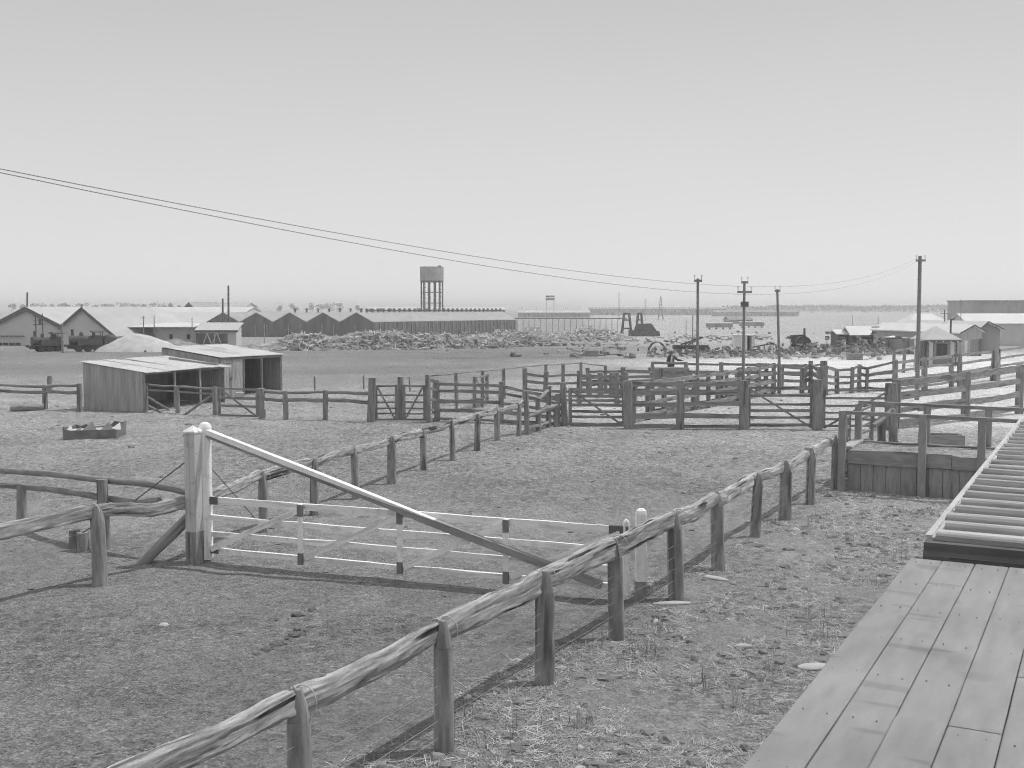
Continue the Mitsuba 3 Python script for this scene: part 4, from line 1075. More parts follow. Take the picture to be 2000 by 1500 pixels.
MB().prism([[x0, 204, zb + 3.3], [x1, 204, zb + 3.3], [x1, 215.3, zb + 3.9], [x0, 215.3, zb + 3.9]], [0, 0, 0.12]).build(f'{k}__roof', 'pale_roof')
MB().box([(x0 + x1) / 2, 215.2, zb + 1.4], [x1 - x0, 0.2, 5.0]).build(f'{k}__back_wall', 'trim_dark')
MB().box([(-65.1 + x1) / 2, 206, zb + 1.3], [x1 - -65.1, 0.2, 4.0]).build(f'{k}__front_wall', 'pale_wall')
for i in range(3):
    MB().box([-62.294 + i * 3.2, 205.88, zb + 1.6], [0.6, 0.1, 0.9]).build(part(k, 'window'), 'opening')
for i in range(4):
    MB().bar([x0 + 0.2 + i * 2.4, 204.3, zb - 0.3], [x0 + 0.2 + i * 2.4, 204.3, zb + 3.3], 0.2, 0.2, up=(0, 1, 0)).build(part(k, 'post'), 'works_wall')
beam_house('broad pale roof further back, below the small dark gable', -139.402, -101.916, 430, 30, -5.6, 2.554 + 5.6, 4.601 + 5.6, 'pale_wall', 'pale_roof', trim=False)
gable_house('small dark gable peeping over the broad pale roof', [-136.365, 470], [4.0, 0], [6, 20], -5.6, 4.606 + 5.6, 4.606 + 5.6, 6.732 + 5.6, 0.5, 'works_wall', 'works_roof', 0, base='roof_gable')
beam_house('farthest long flat roof on the skyline right of the small dark gable', -139.62, -118.053, 500, 20, -5.6, 4.726 + 5.6, 6.576 + 5.6, 'pale_wall', 'works_roof', trim=False)
zb = float(terrain(203))
k = beam_house('small pale lean-to shed in front of the leftmost works gable', -56.686, -49.681, 203, 4, zb, 2.75, 3.95, 'pale_wall', 'pale_roof', frac=0.98, eave_r=3.9, trim=True)
MB().box([-55.303, 202.95, zb + 1.2], [3.2, 0.14, 2.0]).build(f'{k}__opening', 'trim_dark')
MB().box([-52.354, 202.95, zb + 1.3], [2.2, 0.14, 1.7]).build(part(k, 'opening'), 'works_wall')
k = thing('timber_trestle', 'pale crossed timbers standing before the small lean-to shed', 'trestle')
for a, b in [(-63.218, -62.178), (-61.139, -62.178), (-61.347, -60.307), (-59.059, -60.203)]:
    MB().bar([a * 0.87, 200, zb - 0.1], [b * 0.87, 200, zb + 2.3], 0.16, 0.16).build(part(k, 'timber'), 'pale_plank')

# the gabled works
key = thing('gabled_works', 'long railway works of five dark gables with a ribbed light side wall', 'works')
zb = float(terrain(375))
bw = (46.2 - 101.6) / -5
for i in range(5):
    o = np.array([-101.6 + bw * i, 375.0 + R.uniform(0, 0.05)])
    gable_house('', o, [bw - 0.03, 0], [48, 73], zb, 4.98, 4.98, 8.14, 0.5, 'works_wall', 'works_roof', 0.0, over=0.02, key=key, roof_t=0.18)
    for s, w in ((0.27, 0.16), (0.62, 0.16)):
        if (i, s) != (4, 0.62):
            MB().box([o[0] + bw * (s + w / 2), 374.93, zb + 2.1], [bw * w, 0.16, 4.3]).build(part(key, 'door'), 'works_wall')
            MB().box([o[0] + bw * (s + w + 0.03), 374.9, zb + 2.1], [0.35, 0.2, 4.4]).build(part(key, 'door_post'), 'works_side')
    n = (0, 0, 16, 0, 30)[i]
    for j in range(n):
        t = 0.03 + 0.95 * j / max(n - 1, 1)
        c = np.array([o[0] + bw * 0.5 + 48 * t, 375 + 73 * t, zb + 8.25])
        MB().cyl(c, c + [0, 0, 0.9], 0.28, k=8).cyl(c + [0, 0, 0.9], c + [0, 0, 1.35], 0.62, 0.5, k=8).build(part(key, 'roof_vent'), 'trim_dark', 30)
d = norm([48, 73])
for j in range(36):
    c = np.array([-46.2, 375.0]) + np.array([48, 73]) * (j + 0.5) / 36 + np.array([d[1], -d[0]]) * 0.12
    MB().bar([*c, zb - 0.5], [*c, zb + 4.9], 0.2, 0.35, up=(d[0], d[1], 0)).build(part(key, 'wall_rib'), 'works_side')
beam_house('thin far roofline running on to the right of the works vents', -70.832, -3.542, 545, 24, -5.6, 9.0, 10.0, 'works_side', 'pale_roof', trim=False)

# ------------------------------------------------------------------ water tower
key = thing('water_tower', 'round iron water tower on a ring of thin columns above the works roofs', 'water tower')
cx, cy = -36.832, 520
zt, zm, zg = 23.16, 16.95, -5.6
rad = 5.35
th = np.arange(48) * 2 * np.pi / 48
mb = MB()
mb.add(*sweep([[cx, cy, zm], [cx, cy, zt]], ell(2 * rad, 2 * rad, 40)))
mb.build(f'{key}__tank', 'tank_iron', 30)
for z in (zm + 0.05, (zm + zt) / 2, zt - 0.05):
    MB().add(*sweep([[cx, cy, z - 0.12], [cx, cy, z + 0.12]], ell(2 * rad + 0.25, 2 * rad + 0.25, 40))).build(part(key, 'tank_band'), 'tank_iron', 30)
for i in range(20):
    a = i * 2 * np.pi / 20
    MB().bar([cx + (rad + 0.04) * math.cos(a), cy + (rad + 0.04) * math.sin(a), zm], [cx + (rad + 0.04) * math.cos(a), cy + (rad + 0.04) * math.sin(a), zt], 0.1, 0.1, up=(0, 1, 0)).build(part(key, 'tank_rib'), 'tank_iron')
MB().box([cx + 3.5, cy, zt + 0.35], [1.6, 1.2, 0.7]).build(f'{key}__hatch', 'works_wall')
for i in range(12):
    a = (i + 0.5) * 2 * np.pi / 12
    p = np.array([cx + (rad - 0.3) * math.cos(a), cy + (rad - 0.3) * math.sin(a), 0])
    MB().cyl(p + [0, 0, zg], p + [0, 0, zm], 0.30, 0.25, k=8).build(part(key, 'column'), 'trim_dark', 30)
for i in range(4):
    a = (i + 0.5) * 2 * np.pi / 4
    p = np.array([cx + 2.2 * math.cos(a), cy + 2.2 * math.sin(a), 0])
    MB().cyl(p + [0, 0, zg], p + [0, 0, zm], 0.30, 0.25, k=8).build(part(key, 'column'), 'trim_dark', 30)
for z in (11.552, 6.617, zm - 0.5):
    pts = np.stack([cx + (rad - 0.3) * np.cos(th), cy + (rad - 0.3) * np.sin(th), th * 0 + z], 1)
    MB().tube(np.vstack([pts, pts[:1]]), 0.13 if z < zm - 1 else 0.32, 5).build(part(key, 'ring_beam'), 'trim_dark', True)

# ------------------------------------------------------------------ locomotives


def locomotive(label, at, yaw, sc, tender):
    key = thing('steam_locomotive', label, 'locomotive')
    at = np.array([*at, float(terrain(at[1]))])
    co, si = math.cos(yaw), math.sin(yaw)

    def L(x, y, z):
        return at + sc * np.array([x * co - y * si, x * si + y * co, z])
    rz = yaw

    def bx(nm, c, s, m='soot'):
        MB().box(L(*c), np.array(s) * sc, rz).build(part(key, nm), m)
    MB().cyl(L(-0.3, 0, 2.0), L(3.3, 0, 2.0), 0.72 * sc, k=20).build(f'{key}__boiler', 'soot', 30)
    MB().cyl(L(2.6, 0, 2.0), L(3.5, 0, 2.0), 0.80 * sc, k=20).build(f'{key}__smokebox', 'soot', 30)
    MB().add(*sweep([L(3.0, 0, 2.7), L(3.0, 0, 3.35), L(3.0, 0, 3.75), L(3.0, 0, 3.8)], np.array([ell(0.46, 0.46, 14), ell(0.4, 0.4, 14), ell(0.56, 0.56, 14), ell(0.46, 0.46, 14)]) * sc)).build(f'{key}__chimney', 'soot', 30)
    MB().add(*sweep([L(1.6, 0, 2.6), L(1.6, 0, 3.1), L(1.6, 0, 3.3), L(1.6, 0, 3.38)], np.array([ell(0.66, 0.66, 14), ell(0.62, 0.62, 14), ell(0.45, 0.45, 14), ell(0.2, 0.2, 14)]) * sc)).build(f'{key}__dome', 'soot', 30)
    for s in (-1, 1):
        bx('side_tank', (1.0, s * 0.98, 1.75), (2.6, 0.42, 1.0))
        bx('cab_side', (-1.0, s * 1.15, 2.0), (1.4, 0.08, 1.5))
        bx('cab_pillar', (-1.62, s * 1.13, 2.95), (0.12, 0.1, 0.6))
        bx('cab_pillar', (-0.4, s * 1.13, 2.95), (0.12, 0.1, 0.6))
        for x in (-0.9, 0.6, 2.1):
            MB().cyl(L(x, s * 0.78, 0.62), L(x, s * 0.9, 0.62), 0.6 * sc, k=18).build(part(key, 'wheel'), 'soot', 30)
        MB().bar(L(-0.9, s * 0.97, 0.55), L(2.1, s * 0.97, 0.55), 0.06 * sc, 0.1 * sc).build(part(key, 'coupling_rod'), 'iron')
        MB().cyl(L(3.95, s * 0.85, 1.1), L(4.3, s * 0.85, 1.1), 0.2 * sc, k=10).build(part(key, 'buffer'), 'iron', 30)
    bx('footplate', (1.0, 0, 1.18), (5.9, 2.4, 0.14))
    bx('buffer_beam', (3.92, 0, 1.05), (0.14, 2.4, 0.5))
    bx('frame', (1.0, 0, 0.85), (5.6, 1.2, 0.55))
    bx('cab_front', (-0.32, 0, 2.3), (0.08, 2.3, 1.9))
    pts = np.array([[-1.5, 0.0], [-0.8, 0.16], [0, 0.22], [0.8, 0.16], [1.5, 0.0]])
    mb = MB()
    for a, b in zip(pts, pts[1:]):
        mb.prism([L(-1.95, a[0] * 0.92, 3.28 + a[1]), L(0.0, a[0] * 0.92, 3.28 + a[1]), L(0.0, b[0] * 0.92, 3.28 + b[1]), L(-1.95, b[0] * 0.92, 3.28 + b[1])], [0, 0, 0.09 * sc])
    mb.build(f'{key}__cab_roof', 'soot')
    if tender:
        bx('bunker', (-2.9, 0, 1.7), (2.0, 2.3, 1.2))
        m = trimesh.creation.icosphere(subdivisions=2, radius=1)
        m.vertices = m.vertices * [1.0, 1.0, 0.5] * sc * (1 + 0.2 * meshkit.fbm(m.vertices * 3, 3, 2)[:, None])
        m.apply_translation(L(-2.9, 0, 2.3))
        MB().mesh(m).build(f'{key}__coal', 'soot')
        for s in (-1, 1):
            for x in (-3.4, -2.4):
                MB().cyl(L(x, s * 0.78, 0.5), L(x, s * 0.9, 0.5), 0.48 * sc, k=16).build(part(key, 'wheel'), 'soot', 30)


locomotive('small black tank locomotive facing left by the first gabled shed', (-62.223, 152.218), math.pi + 0.75, 0.74, False)
locomotive('black locomotive with a coal bunker behind the first, partly hidden by the pale heap', (-56.731, 152.0), math.pi + 0.5, 0.80, True)
key = thing('signal_stage', 'spindly signal stage with lamp, ladder and platform above the first locomotive', 'signal')
z0 = float(terrain(158))
sx = -66.216
for s in (-0.5, 0.45):
    MB().bar([sx + s, 158, z0], [sx + s, 158, 3.713], 0.12, 0.12, up=(0, 1, 0)).build(part(key, 'leg'), 'works_wall')
MB().box([sx, 158, 2.138], [1.5, 0.8, 0.12]).build(f'{key}__platform', 'trim_dark')
MB().cyl([sx + 0.1, 158, 2.21], [sx + 0.1, 158, 2.926], 0.2, k=10).build(f'{key}__lamp', 'trim_dark', 30)
for z in (3.284, 2.711):
    MB().bar([sx - 0.7, 157.6, z], [sx + 0.7, 157.6, z], 0.05, 0.05).build(part(key, 'handrail'), 'works_wall')

# ------------------------------------------------------------------ heaps


def heap(base, label, cat, c, half, yh, h, mat, seed, flat=0.5, lump=0.3, kind=None):
    n = 40
    u, w = np.meshgrid(np.linspace(-1, 1, n * 2), np.linspace(-1, 1, n))
    rr = np.clip(1 - np.sqrt(u * u + w * w), 0, 1) ** flat
    nz = meshkit.fbm(np.stack([u * 5, w * 3, u * 0], -1), 4, seed)
    z = h * rr * (1 + lump * (nz - 0.5) * 2) + terrain(c[1] + w * yh) - 0.12 + 0.1 * (rr > 0)
    v = np.stack([c[0] + u * half, c[1] + w * yh, z], -1).reshape(-1, 3)
    i, j = np.meshgrid(np.arange(n - 1), np.arange(2 * n - 1), indexing='ij')
    q = (i * 2 * n + j).reshape(-1)
    k = thing(base, label, cat)
    MB().add(v, np.stack([q, q + 1, q + 2 * n + 1, q + 2 * n], 1)).build(k, mat, True)
    if kind:
        labels[k]['kind'] = kind
    return k


heap('pale_heap', 'broad pale heap of ash or sand behind the iron sheds', 'heap', (-50.852, 153.5), 6.1, 4.5, 2.7, 'heap_pale', 3, flat=0.75, lump=0.12)
heap('pale_heap', 'low second crest of pale spoil right of the pale heap', 'heap', (-50.558, 170), 5.0, 4.0, 1.6, 'heap_grey', 5, flat=0.8)
MB().cyl([-48.575, 149.2, float(terrain(149)) - 0.1], [-48.575, 149.2, float(terrain(149)) + 0.25], 0.18, 0.14, k=9).build(thing('stump', 'tiny dark stump at the foot of the pale heap', 'post'), 'trim_dark', 30)


def sticks(base, label, path, half, h, count, ln, th, mat, seed):
    """path: (x, y, scale of height) along the crest; many split billets piled along it"""
    rr = np.random.default_rng(seed)
    path = np.array(path, float)
    t = rr.random(count) * (len(path) - 1)
    c = np.stack([np.interp(t, np.arange(len(path)), path[:, k]) for k in range(3)], 1)
    s = rr.normal(0, 0.55, count).clip(-1.3, 1.3)
    bump = 0.65 + 0.7 * meshkit.fbm(np.stack([c[:, 0] * 0.35, c[:, 0] * 0, c[:, 0] * 0], -1), 3, seed)
    top = h * c[:, 2] * bump * np.clip(1 - np.abs(s) ** 1.5 * 0.75, 0.02, 1)
    P = np.stack([c[:, 0] + rr.normal(0, 0.6, count), c[:, 1] + s * half, terrain(c[:, 1]) + top * rr.uniform(0.55, 1.05, count)], 1)
    D = np.stack([rr.normal(0, 1, count), rr.normal(0, 0.7, count), rr.normal(0, 0.42, count)], 1)
    D /= np.linalg.norm(D, axis=1, keepdims=True)
    ll, tt = ln * rr.uniform(0.5, 1.25, count), th * rr.uniform(0.6, 1.5, count)
    A = np.cross(D, [0.1, 0.2, 1.0])
    A /= np.linalg.norm(A, axis=1, keepdims=True)
    B = np.cross(A, D)
    ring = []
    for e in (-0.5, 0.5):
        for a in (0.3, 1.9, 3.4, 5.0):
            ring.append(P + D * (ll * e)[:, None] + (A * math.cos(a) + B * math.sin(a)) * tt[:, None])
    v = np.stack(ring, 1)
    f = []
    for a in range(4):
        b = (a + 1) % 4
        f += [[a, b, b + 4], [a, b + 4, a + 4]]
    f += [[0, 2, 1], [0, 3, 2], [4, 5, 6], [4, 6, 7]]
    F = np.array(f)[None] + (np.arange(count) * 8)[:, None, None]
    mb = MB().add(v.reshape(-1, 3), F.reshape(-1, 3))
    n = 50
    tt2, ss = np.meshgrid(np.linspace(0, len(path) - 1, n), np.linspace(-1.25, 1.25, 11), indexing='ij')
    cc = np.stack([np.interp(tt2, np.arange(len(path)), path[:, k]) for k in range(3)], -1)
    bump = 0.65 + 0.7 * meshkit.fbm(np.stack([cc[..., 0] * 0.35, cc[..., 0] * 0, cc[..., 0] * 0], -1), 3, seed)
    z = terrain(cc[..., 1]) - 0.05 + h * cc[..., 2] * bump * np.clip(1 - np.abs(ss) ** 1.5 * 0.75, 0, 1) * 0.75
    q = (np.arange(n - 1)[:, None] * 11 + np.arange(10)[None]).reshape(-1)
    core = MB().add(np.stack([cc[..., 0], cc[..., 1] + ss * half, z], -1).reshape(-1, 3), np.stack([q, q + 11, q + 12, q + 1], 1))
    k = tag(name(base), label, 'wood pile', kind='stuff')
    mb.build(f'{k}__billets', mat)
    labels[f'{k}__billets'] = {'kind': 'stuff'}
    core.build(f'{k}__core', 'scrap', True)


sticks('firewood_pile', 'long pale pile of split firewood in front of the gabled works', [(-36.587, 158, 0.25), (-32.848, 159, 0.55), (-30.875, 160, 1.0), (-26.317, 161, 1.05), (-22.203, 163, 1.25), (-18.089, 166, 1.1), (-11.578, 170, 1.15), (-4.768, 175, 0.95), (-1.226, 180, 0.6)], 2.0, 1.95, 5200, 1.0, 0.075, 'firewood', 11)
sticks('firewood_pile', 'looser heap of long timbers and branches right of the firewood pile', [(-4.645, 186, 0.8), (-1.294, 190, 1.3), (2.67, 196, 1.4), (6.981, 205, 0.6)], 3.0, 1.9, 700, 3.2, 0.09, 'firewood', 12)
sticks('rubble_heap', 'low grey heap of rubble and broken timber left of the coal stage', [(6.811, 250, 0.5), (12.736, 255, 1.0), (17.708, 260, 1.3), (22.603, 262, 1.0), (28.718, 268, 0.2)], 5.0, 2.3, 2600, 0.9, 0.12, 'firewood', 13)

# ------------------------------------------------------------------ middle distance
key = thing('timber_wharf', 'long thin trestle rail on many posts running towards the coal stage', 'trestle')
za = float(terrain(380))
for i in range(19):
    x = 1.798 + i * 2.08
    MB().bar([x, 396, -5.7], [x, 396, 0.645], 0.16, 0.16, up=(0, 1, 0)).build(part(key, 'post'), 'works_wall')
MB().bar([0.899, 395.9, 0.735], [40.276, 395.9, 0.735], 0.2, 0.28).build(f'{key}__rail', 'works_wall')
for (xa, xb, ztop, D, lab) in ((*(38.089, 41.827, 2.726, 392), 'left timber tower of the coal stage with splayed legs'), (*(43.913, 46.443, 2.699, 398), 'right timber tower of the coal stage, behind the dark stack')):
    key = thing('coal_stage_tower', lab, 'tower')
    xm, w0_ = (xa + xb) / 2, xb - xa
    for s, o in ((-1, 0), (1, 0), (-1, 3), (1, 3)):
        MB().bar([xm + s * w0_ * 0.5, D + o, -5.7], [xm + s * w0_ * 0.22, D + o, ztop], 0.5, 0.5, up=(0, 1, 0)).build(part(key, 'leg'), 'works_wall')
    for z in (0.35, 0.7, 0.97):
        zz = -5.6 + z * (ztop + 5.6)
        w = w0_ * (0.5 - 0.28 * z)
        MB().bar([xm - w, D - 0.3, zz], [xm + w, D - 0.3, zz], 0.3, 0.5).build(part(key, 'cross_beam'), 'works_wall')
key = thing('coal_stack', 'dark stepped coal stack with sloping end beside the timber towers', 'stack')
MB().prism([(40.687, 386, -5.999), (50.859, 386, -5.999), (50.487, 386, -3.545), (40.667, 386, -3.195)], [0, 8, 0]).build(f'{key}__lower_tier', 'soot')
MB().prism([(42.53, 387, -3.215), (49.739, 387, -3.566), (47.959, 387, -0.933), (43.217, 387, -1.109)], [0, 6, 0]).build(f'{key}__upper_tier', 'soot')
for (x, D, lab) in ((-30.512, 300, 'low flat wagon with a pale load beside the works wall'), (-12.386, 310, 'low dark wagon behind the firewood pile, right of the flat wagon')):
    key = thing('flat_wagon', lab, 'wagon')
    z = float(terrain(D))
    MB().box([x, D, z + 1.1], [7.0 if D == 300 else 5.0, 2.2, 0.35]).build(f'{key}__deck', 'soot')
    MB().log([x - 1.6, D - 0.4, z + 1.75], [x + 0.6, D - 0.3, z + 1.7], 0.9, 0.9, amp=0.1).build(f'{key}__load', 'heap_pale' if D == 300 else 'heap_grey', True)
    MB().box([x - 2.2, D, z + 1.9], [0.3, 2.0, 1.5]).build(part(key, 'end_board'), 'soot')
    MB().box([x + 2.2, D, z + 1.6], [0.3, 2.0, 0.9]).build(part(key, 'end_board'), 'soot')
    for s in (-1.7, 1.7):
        for o in (-0.8, 0.8):
            MB().cyl([x + s, D + o - 0.06, z + 0.48], [x + s, D + o + 0.06, z + 0.48], 0.48, k=14).build(part(key, 'wheel'), 'soot', 30)
key = thing('tip_truck', 'pale trough-shaped tip truck above the timber heap', 'truck')
x, D = 6.443, 330
z = float(terrain(D))
MB().prism([[x - 2.1, D, z + 3.5], [x + 2.1, D, z + 3.5], [x + 1.2, D, z + 2.3], [x - 1.2, D, z + 2.3]], [0, 2.0, 0]).build(f'{key}__body', 'pale_wall')
MB().box([x, D + 1, z + 1.6], [3.0, 1.6, 0.6]).build(f'{key}__frame', 'works_wall')
for s in (-1.0, 1.0):
    MB().cyl([x + s, D + 0.1, z + 0.8], [x + s, D + 0.3, z + 0.8], 0.8, k=14).build(part(key, 'wheel'), 'works_wall', 30)
key = thing('timber_sled', 'small dark flat sledge lying alone in the field behind the pens', 'sledge')
x, D = (8.858, 125.646)
z = float(terrain(D))
MB().box([x, D, z + 0.5], [1.5, 0.9, 0.45]).build(f'{key}__box', 'dark_wood')
MB().slab([x - 2.1, D - 0.3, z + 0.1], [x + 1.6, D - 0.4, z + 0.2], 0.15, 0.16).build(f'{key}__runner', 'dark_wood')
single('pale_plank', MB().slab([*(5.858, 143.138), float(terrain(137)) + 0.1], [*(8.036, 146.042), float(terrain(137)) + 0.14], 0.3, 0.2), 'pale_plank', 'long pale plank lying in the field left of the small sledge', 'plank')
single('rubble_pile', MB().add(*rocks(np.array([[*(0.171, 125.646), float(terrain(125)) + 0.2], [*(0.571, 125.646), float(terrain(125)) + 0.15]]), np.array([0.55, 0.4]))), 'scrap', 'small dark lump in the field right of the left pens', 'rubble')

# ------------------------------------------------------------------ scrap yard
def zat(D):
    return float(terrain(D))


key = thing('hoop_frame', 'skeleton of a cart tilt, dark hoops standing on the ground', 'hoops')
for j, (o, rr_) in enumerate(((0, 1.1), (0.8, 1.1), (1.6, 1.05))):
    a = np.linspace(0, math.pi, 14)
    P = np.stack([17.989 + rr_ * np.cos(a), np.full(14, 139 + o), zat(140) + 0.05 + 1.45 * np.sin(a)], 1)
    MB().tube(P, 0.05, 5).build(part(key, 'hoop'), 'iron', True)
for s in (-1.05, 1.05):
    MB().bar([17.989 + s, 138.9, zat(140) + 0.12], [17.989 + s, 140.7, zat(140) + 0.12], 0.12, 0.16).build(part(key, 'sill'), 'dark_wood')
MB().bar([17.989, 138.9, zat(140) + 1.45], [17.989, 140.7, zat(140) + 1.45], 0.06, 0.06).build(f'{key}__ridge', 'iron')
key = thing('wagon_underframe', 'long low dark wagon underframe with poles slanting up from it', 'underframe')
D = 140
MB().box([22.185, D, zat(D) + 0.85], [4.2, 2.0, 0.5]).build(f'{key}__frame', 'soot')
for a, b in [(21.486, 23.265), (21.931, 23.774), (20.977, 23.583)]:
    MB().bar([a, D, zat(D) + 1.15], [b, D + 0.6, 0.819], 0.14, 0.14).build(part(key, 'pole'), 'soot')
for s in (-1.6, 1.6):
    MB().cyl([22.185 + s, D - 0.95, zat(D) + 0.45], [22.185 + s, D - 0.8, zat(D) + 0.45], 0.45, k=14).build(part(key, 'wheel'), 'soot', 30)
key = thing('privy_hut', 'tall pale privy hut with a dark open doorway', 'hut')
D = 136
xa, xd, xe = 26.862, 28.405, 29.332
zt = 1.172
MB().box([(xa + xd) / 2, D + 0.9, (zt + zat(D)) / 2], [xd - xa, 1.8, zt - zat(D)]).build(f'{key}__wall', 'white_roof')
MB().box([xe - 0.18, D + 0.9, (zt + zat(D)) / 2 - 0.05], [0.36, 1.8, zt - zat(D) - 0.1]).build(part(key, 'wall'), 'white_roof')
MB().box([(xd + xe) / 2, D + 1.7, (zt + zat(D)) / 2 - 0.05], [xe - xd, 0.1, zt - zat(D) - 0.1]).build(f'{key}__back', 'trim_dark')
MB().box([(xa + xe) / 2, D + 0.9, zt + 0.03], [xe - xa + 0.2, 2.0, 0.07]).build(f'{key}__roof', 'white_roof')
# portable engine
key = thing('portable_engine', 'derelict dark boiler engine with a short chimney, hooded back and round barrel', 'engine')
D = 134
x = 34.254
z = zat(D)
MB().cyl([x + 0.2, D - 1.0, z + 1.35], [x + 0.2, D + 1.4, z + 1.35], 0.92, k=20).build(f'{key}__barrel', 'soot', 30)
MB().cyl([x + 0.35, D - 0.6, z + 2.1], [x + 0.35, D - 0.6, z + 3.2], 0.15, 0.13, k=10).build(f'{key}__chimney', 'soot', 30)
MB().prism([[x - 1.0, D + 0.2, z + 1.9], [x + 0.8, D + 0.2, z + 2.2], [x + 0.7, D + 0.2, z + 2.4], [x - 0.75, D + 0.2, z + 2.35]], [0, 1.4, 0]).build(f'{key}__hood', 'soot')
MB().box([x - 0.45, D + 0.6, z + 1.2], [0.8, 1.0, 1.8]).build(f'{key}__firebox', 'soot')
MB().cyl([x - 1.05, D, z], [x - 1.05, D, z + 1.15], 0.17, k=9).build(f'{key}__stand_pipe', 'soot', 30)
a = np.linspace(0.3, -1.4, 10)
MB().tube(np.stack([x + 0.35 + 1.0 * np.cos(a), np.full(10, D - 0.9), z + 1.35 + 1.0 * np.sin(a)], 1), 0.06, 5).build(f'{key}__strap', 'pale_wall', True)
for s in (-0.8, 0.9):
    MB().cyl([x + s, D - 1.1, z + 0.4], [x + s, D - 0.95, z + 0.4], 0.45, k=14).build(part(key, 'wheel'), 'soot', 30)
key = thing('notice_board', 'small dark square board on a thin post among the scrap', 'sign')
x, D = 37.479, 134
MB().box([x, D, 0.916], [0.5, 0.05, 0.45]).build(f'{key}__board', 'trim_dark')
MB().bar([x, D + 0.06, zat(D)], [x, D + 0.06, 1.099], 0.07, 0.07, up=(0, 1, 0)).build(f'{key}__post', 'dark_wood')
key = thing('pale_pillar', 'whitish upright boiler tube with a dark cap standing in the scrap', 'cylinder')
x, D = 38.249, 130
z = zat(D)
MB().add(*sweep([[x, D, z], [x, D, z + 1.1], [x, D, z + 1.75], [x, D, z + 2.0]], np.array([ell(0.55, 0.55, 14), ell(0.62, 0.62, 14), ell(0.5, 0.5, 14), ell(0.3, 0.3, 14)]))).build(f'{key}__drum', 'heap_pale', True)
MB().box([x - 0.15, D, z + 2.05], [0.6, 0.4, 0.22]).build(f'{key}__cap', 'trim_dark')
# cart wheels, crates, barrels
for (x, D, rr_, lab) in ((*(31.184, 136), 0.75, 'spoked cart wheel leaning by the leaning pole'), (*(31.849, 137), 0.62, 'second spoked cart wheel close behind the first'), (*(26.317, 138), 0.5, 'small spoked wheel lying left of the privy hut')):
    key = thing('cart_wheel', lab, 'wheel')
    z = zat(D) + rr_
    a = np.linspace(0, 2 * math.pi, 19)
    tl = 0.35
    MB().tube(np.stack([x + rr_ * np.cos(a), D + tl * rr_ * np.sin(a) * 0.4, z + rr_ * np.sin(a)], 1), 0.05, 5).build(f'{key}__rim', 'iron', True)
    for j in range(8):
        b = j * math.pi / 4
        MB().bar([x, D, z], [x + rr_ * math.cos(b), D + tl * rr_ * math.sin(b) * 0.4, z + rr_ * math.sin(b)], 0.04, 0.05, up=(0, 1, 0)).build(part(key, 'spoke'), 'dark_wood')
    MB().cyl([x, D - 0.12, z], [x, D + 0.12, z], 0.1, k=8).build(f'{key}__hub', 'dark_wood', 30)
MB().bar((28.629, 134, -0.18), (31.645, 136, 0.245), 0.14, 0.14).build(thing('leaning_pole', 'dark shaft pole propped between the privy hut and the cart wheels', 'pole'), 'soot')
crates = [(*(21.599, 137.663), 1.0, 0.62, 0.5, 'dark_wood', 'dark crate left of the first pole, in the front row of scrap'), (*(24.474, 143.138), 1.3, 0.9, 0.8, 'works_side', 'grey crate just right of the leftmost near pole'), (*(21.869, 121.406), 2.2, 0.8, 0.25, 'dark_wood', 'low dark skid in front of the grey crate'),
          (*(31.373, 166.277), 0.7, 0.6, 0.6, 'pale_plank', 'small white box left of the privy hut'), (*(29.55, 137.663), 1.3, 0.8, 0.65, 'dark_wood', 'dark crate at the foot of the privy hut doorway'), (*(30.489, 137.663), 0.9, 0.8, 0.6, 'dark_wood', 'dark crate right of the privy hut'),
          (*(39.379, 137.663), 1.0, 0.8, 1.0, 'pale_plank', 'pale slatted crate left of the whitish tube'), (*(34.613, 113.729), 1.42, 0.8, 0.68, 'dark_wood', 'dark long chest standing in front of the scrap, nearest to the pens'), (*(38.167, 140.348), 0.9, 0.7, 0.5, 'dark_wood', 'dark low box below the small notice board'), (*(36.647, 143.138), 0.45, 0.4, 0.6, 'dark_wood', 'upright dark box in front of the engine')]
for x, D, w, d_, h, m, lab in crates:
    key = thing('crate', lab, 'crate')
    z = zat(D)
    for s in (-1, 1):
        for j in range(3):
            MB().bar([x - w / 2, D + s * d_ / 2, z + h * (j + 0.5) / 3], [x + w / 2, D + s * d_ / 2, z + h * (j + 0.5) / 3], 0.03, h / 3 - 0.015).build(part(key, 'board'), m)
        MB().box([x + s * (w / 2 - 0.04), D, z + h / 2], [0.04, d_ - 0.04, h * 0.98]).build(part(key, 'end'), m)
    MB().box([x, D, z + h - 0.03], [w - 0.1, d_ - 0.06, 0.03]).build(f'{key}__lid', m)
barrels = [(*(32.043, 119.391), 'dark barrel in front of the scrap below the engine'), (*(35.096, 132.591), 'barrel behind the dark barrel, left of the notice board'), (*(27.734, 137.663), 'barrel standing before the privy wall'), (*(40.348, 125.646), 'barrel at the foot of the dark heap by the iron tank'), (*(23.563, 143.138), 'barrel by the foot of the leftmost near pole')]
for x, D, lab in barrels:
    z = zat(D)
    key = thing('barrel', lab, 'barrel')
    MB().add(*sweep([[x, D, z], [x, D, z + 0.25], [x, D, z + 0.55], [x, D, z + 0.8]], np.array([ell(0.48, 0.48, 12), ell(0.58, 0.58, 12), ell(0.58, 0.58, 12), ell(0.48, 0.48, 12)]))).build(f'{key}__staves', 'dark_wood', True)
    for zz in (0.15, 0.65):
        MB().add(*sweep([[x, D, z + zz - 0.03], [x, D, z + zz + 0.03]], ell(0.57, 0.57, 12))).build(part(key, 'hoop'), 'iron', True)


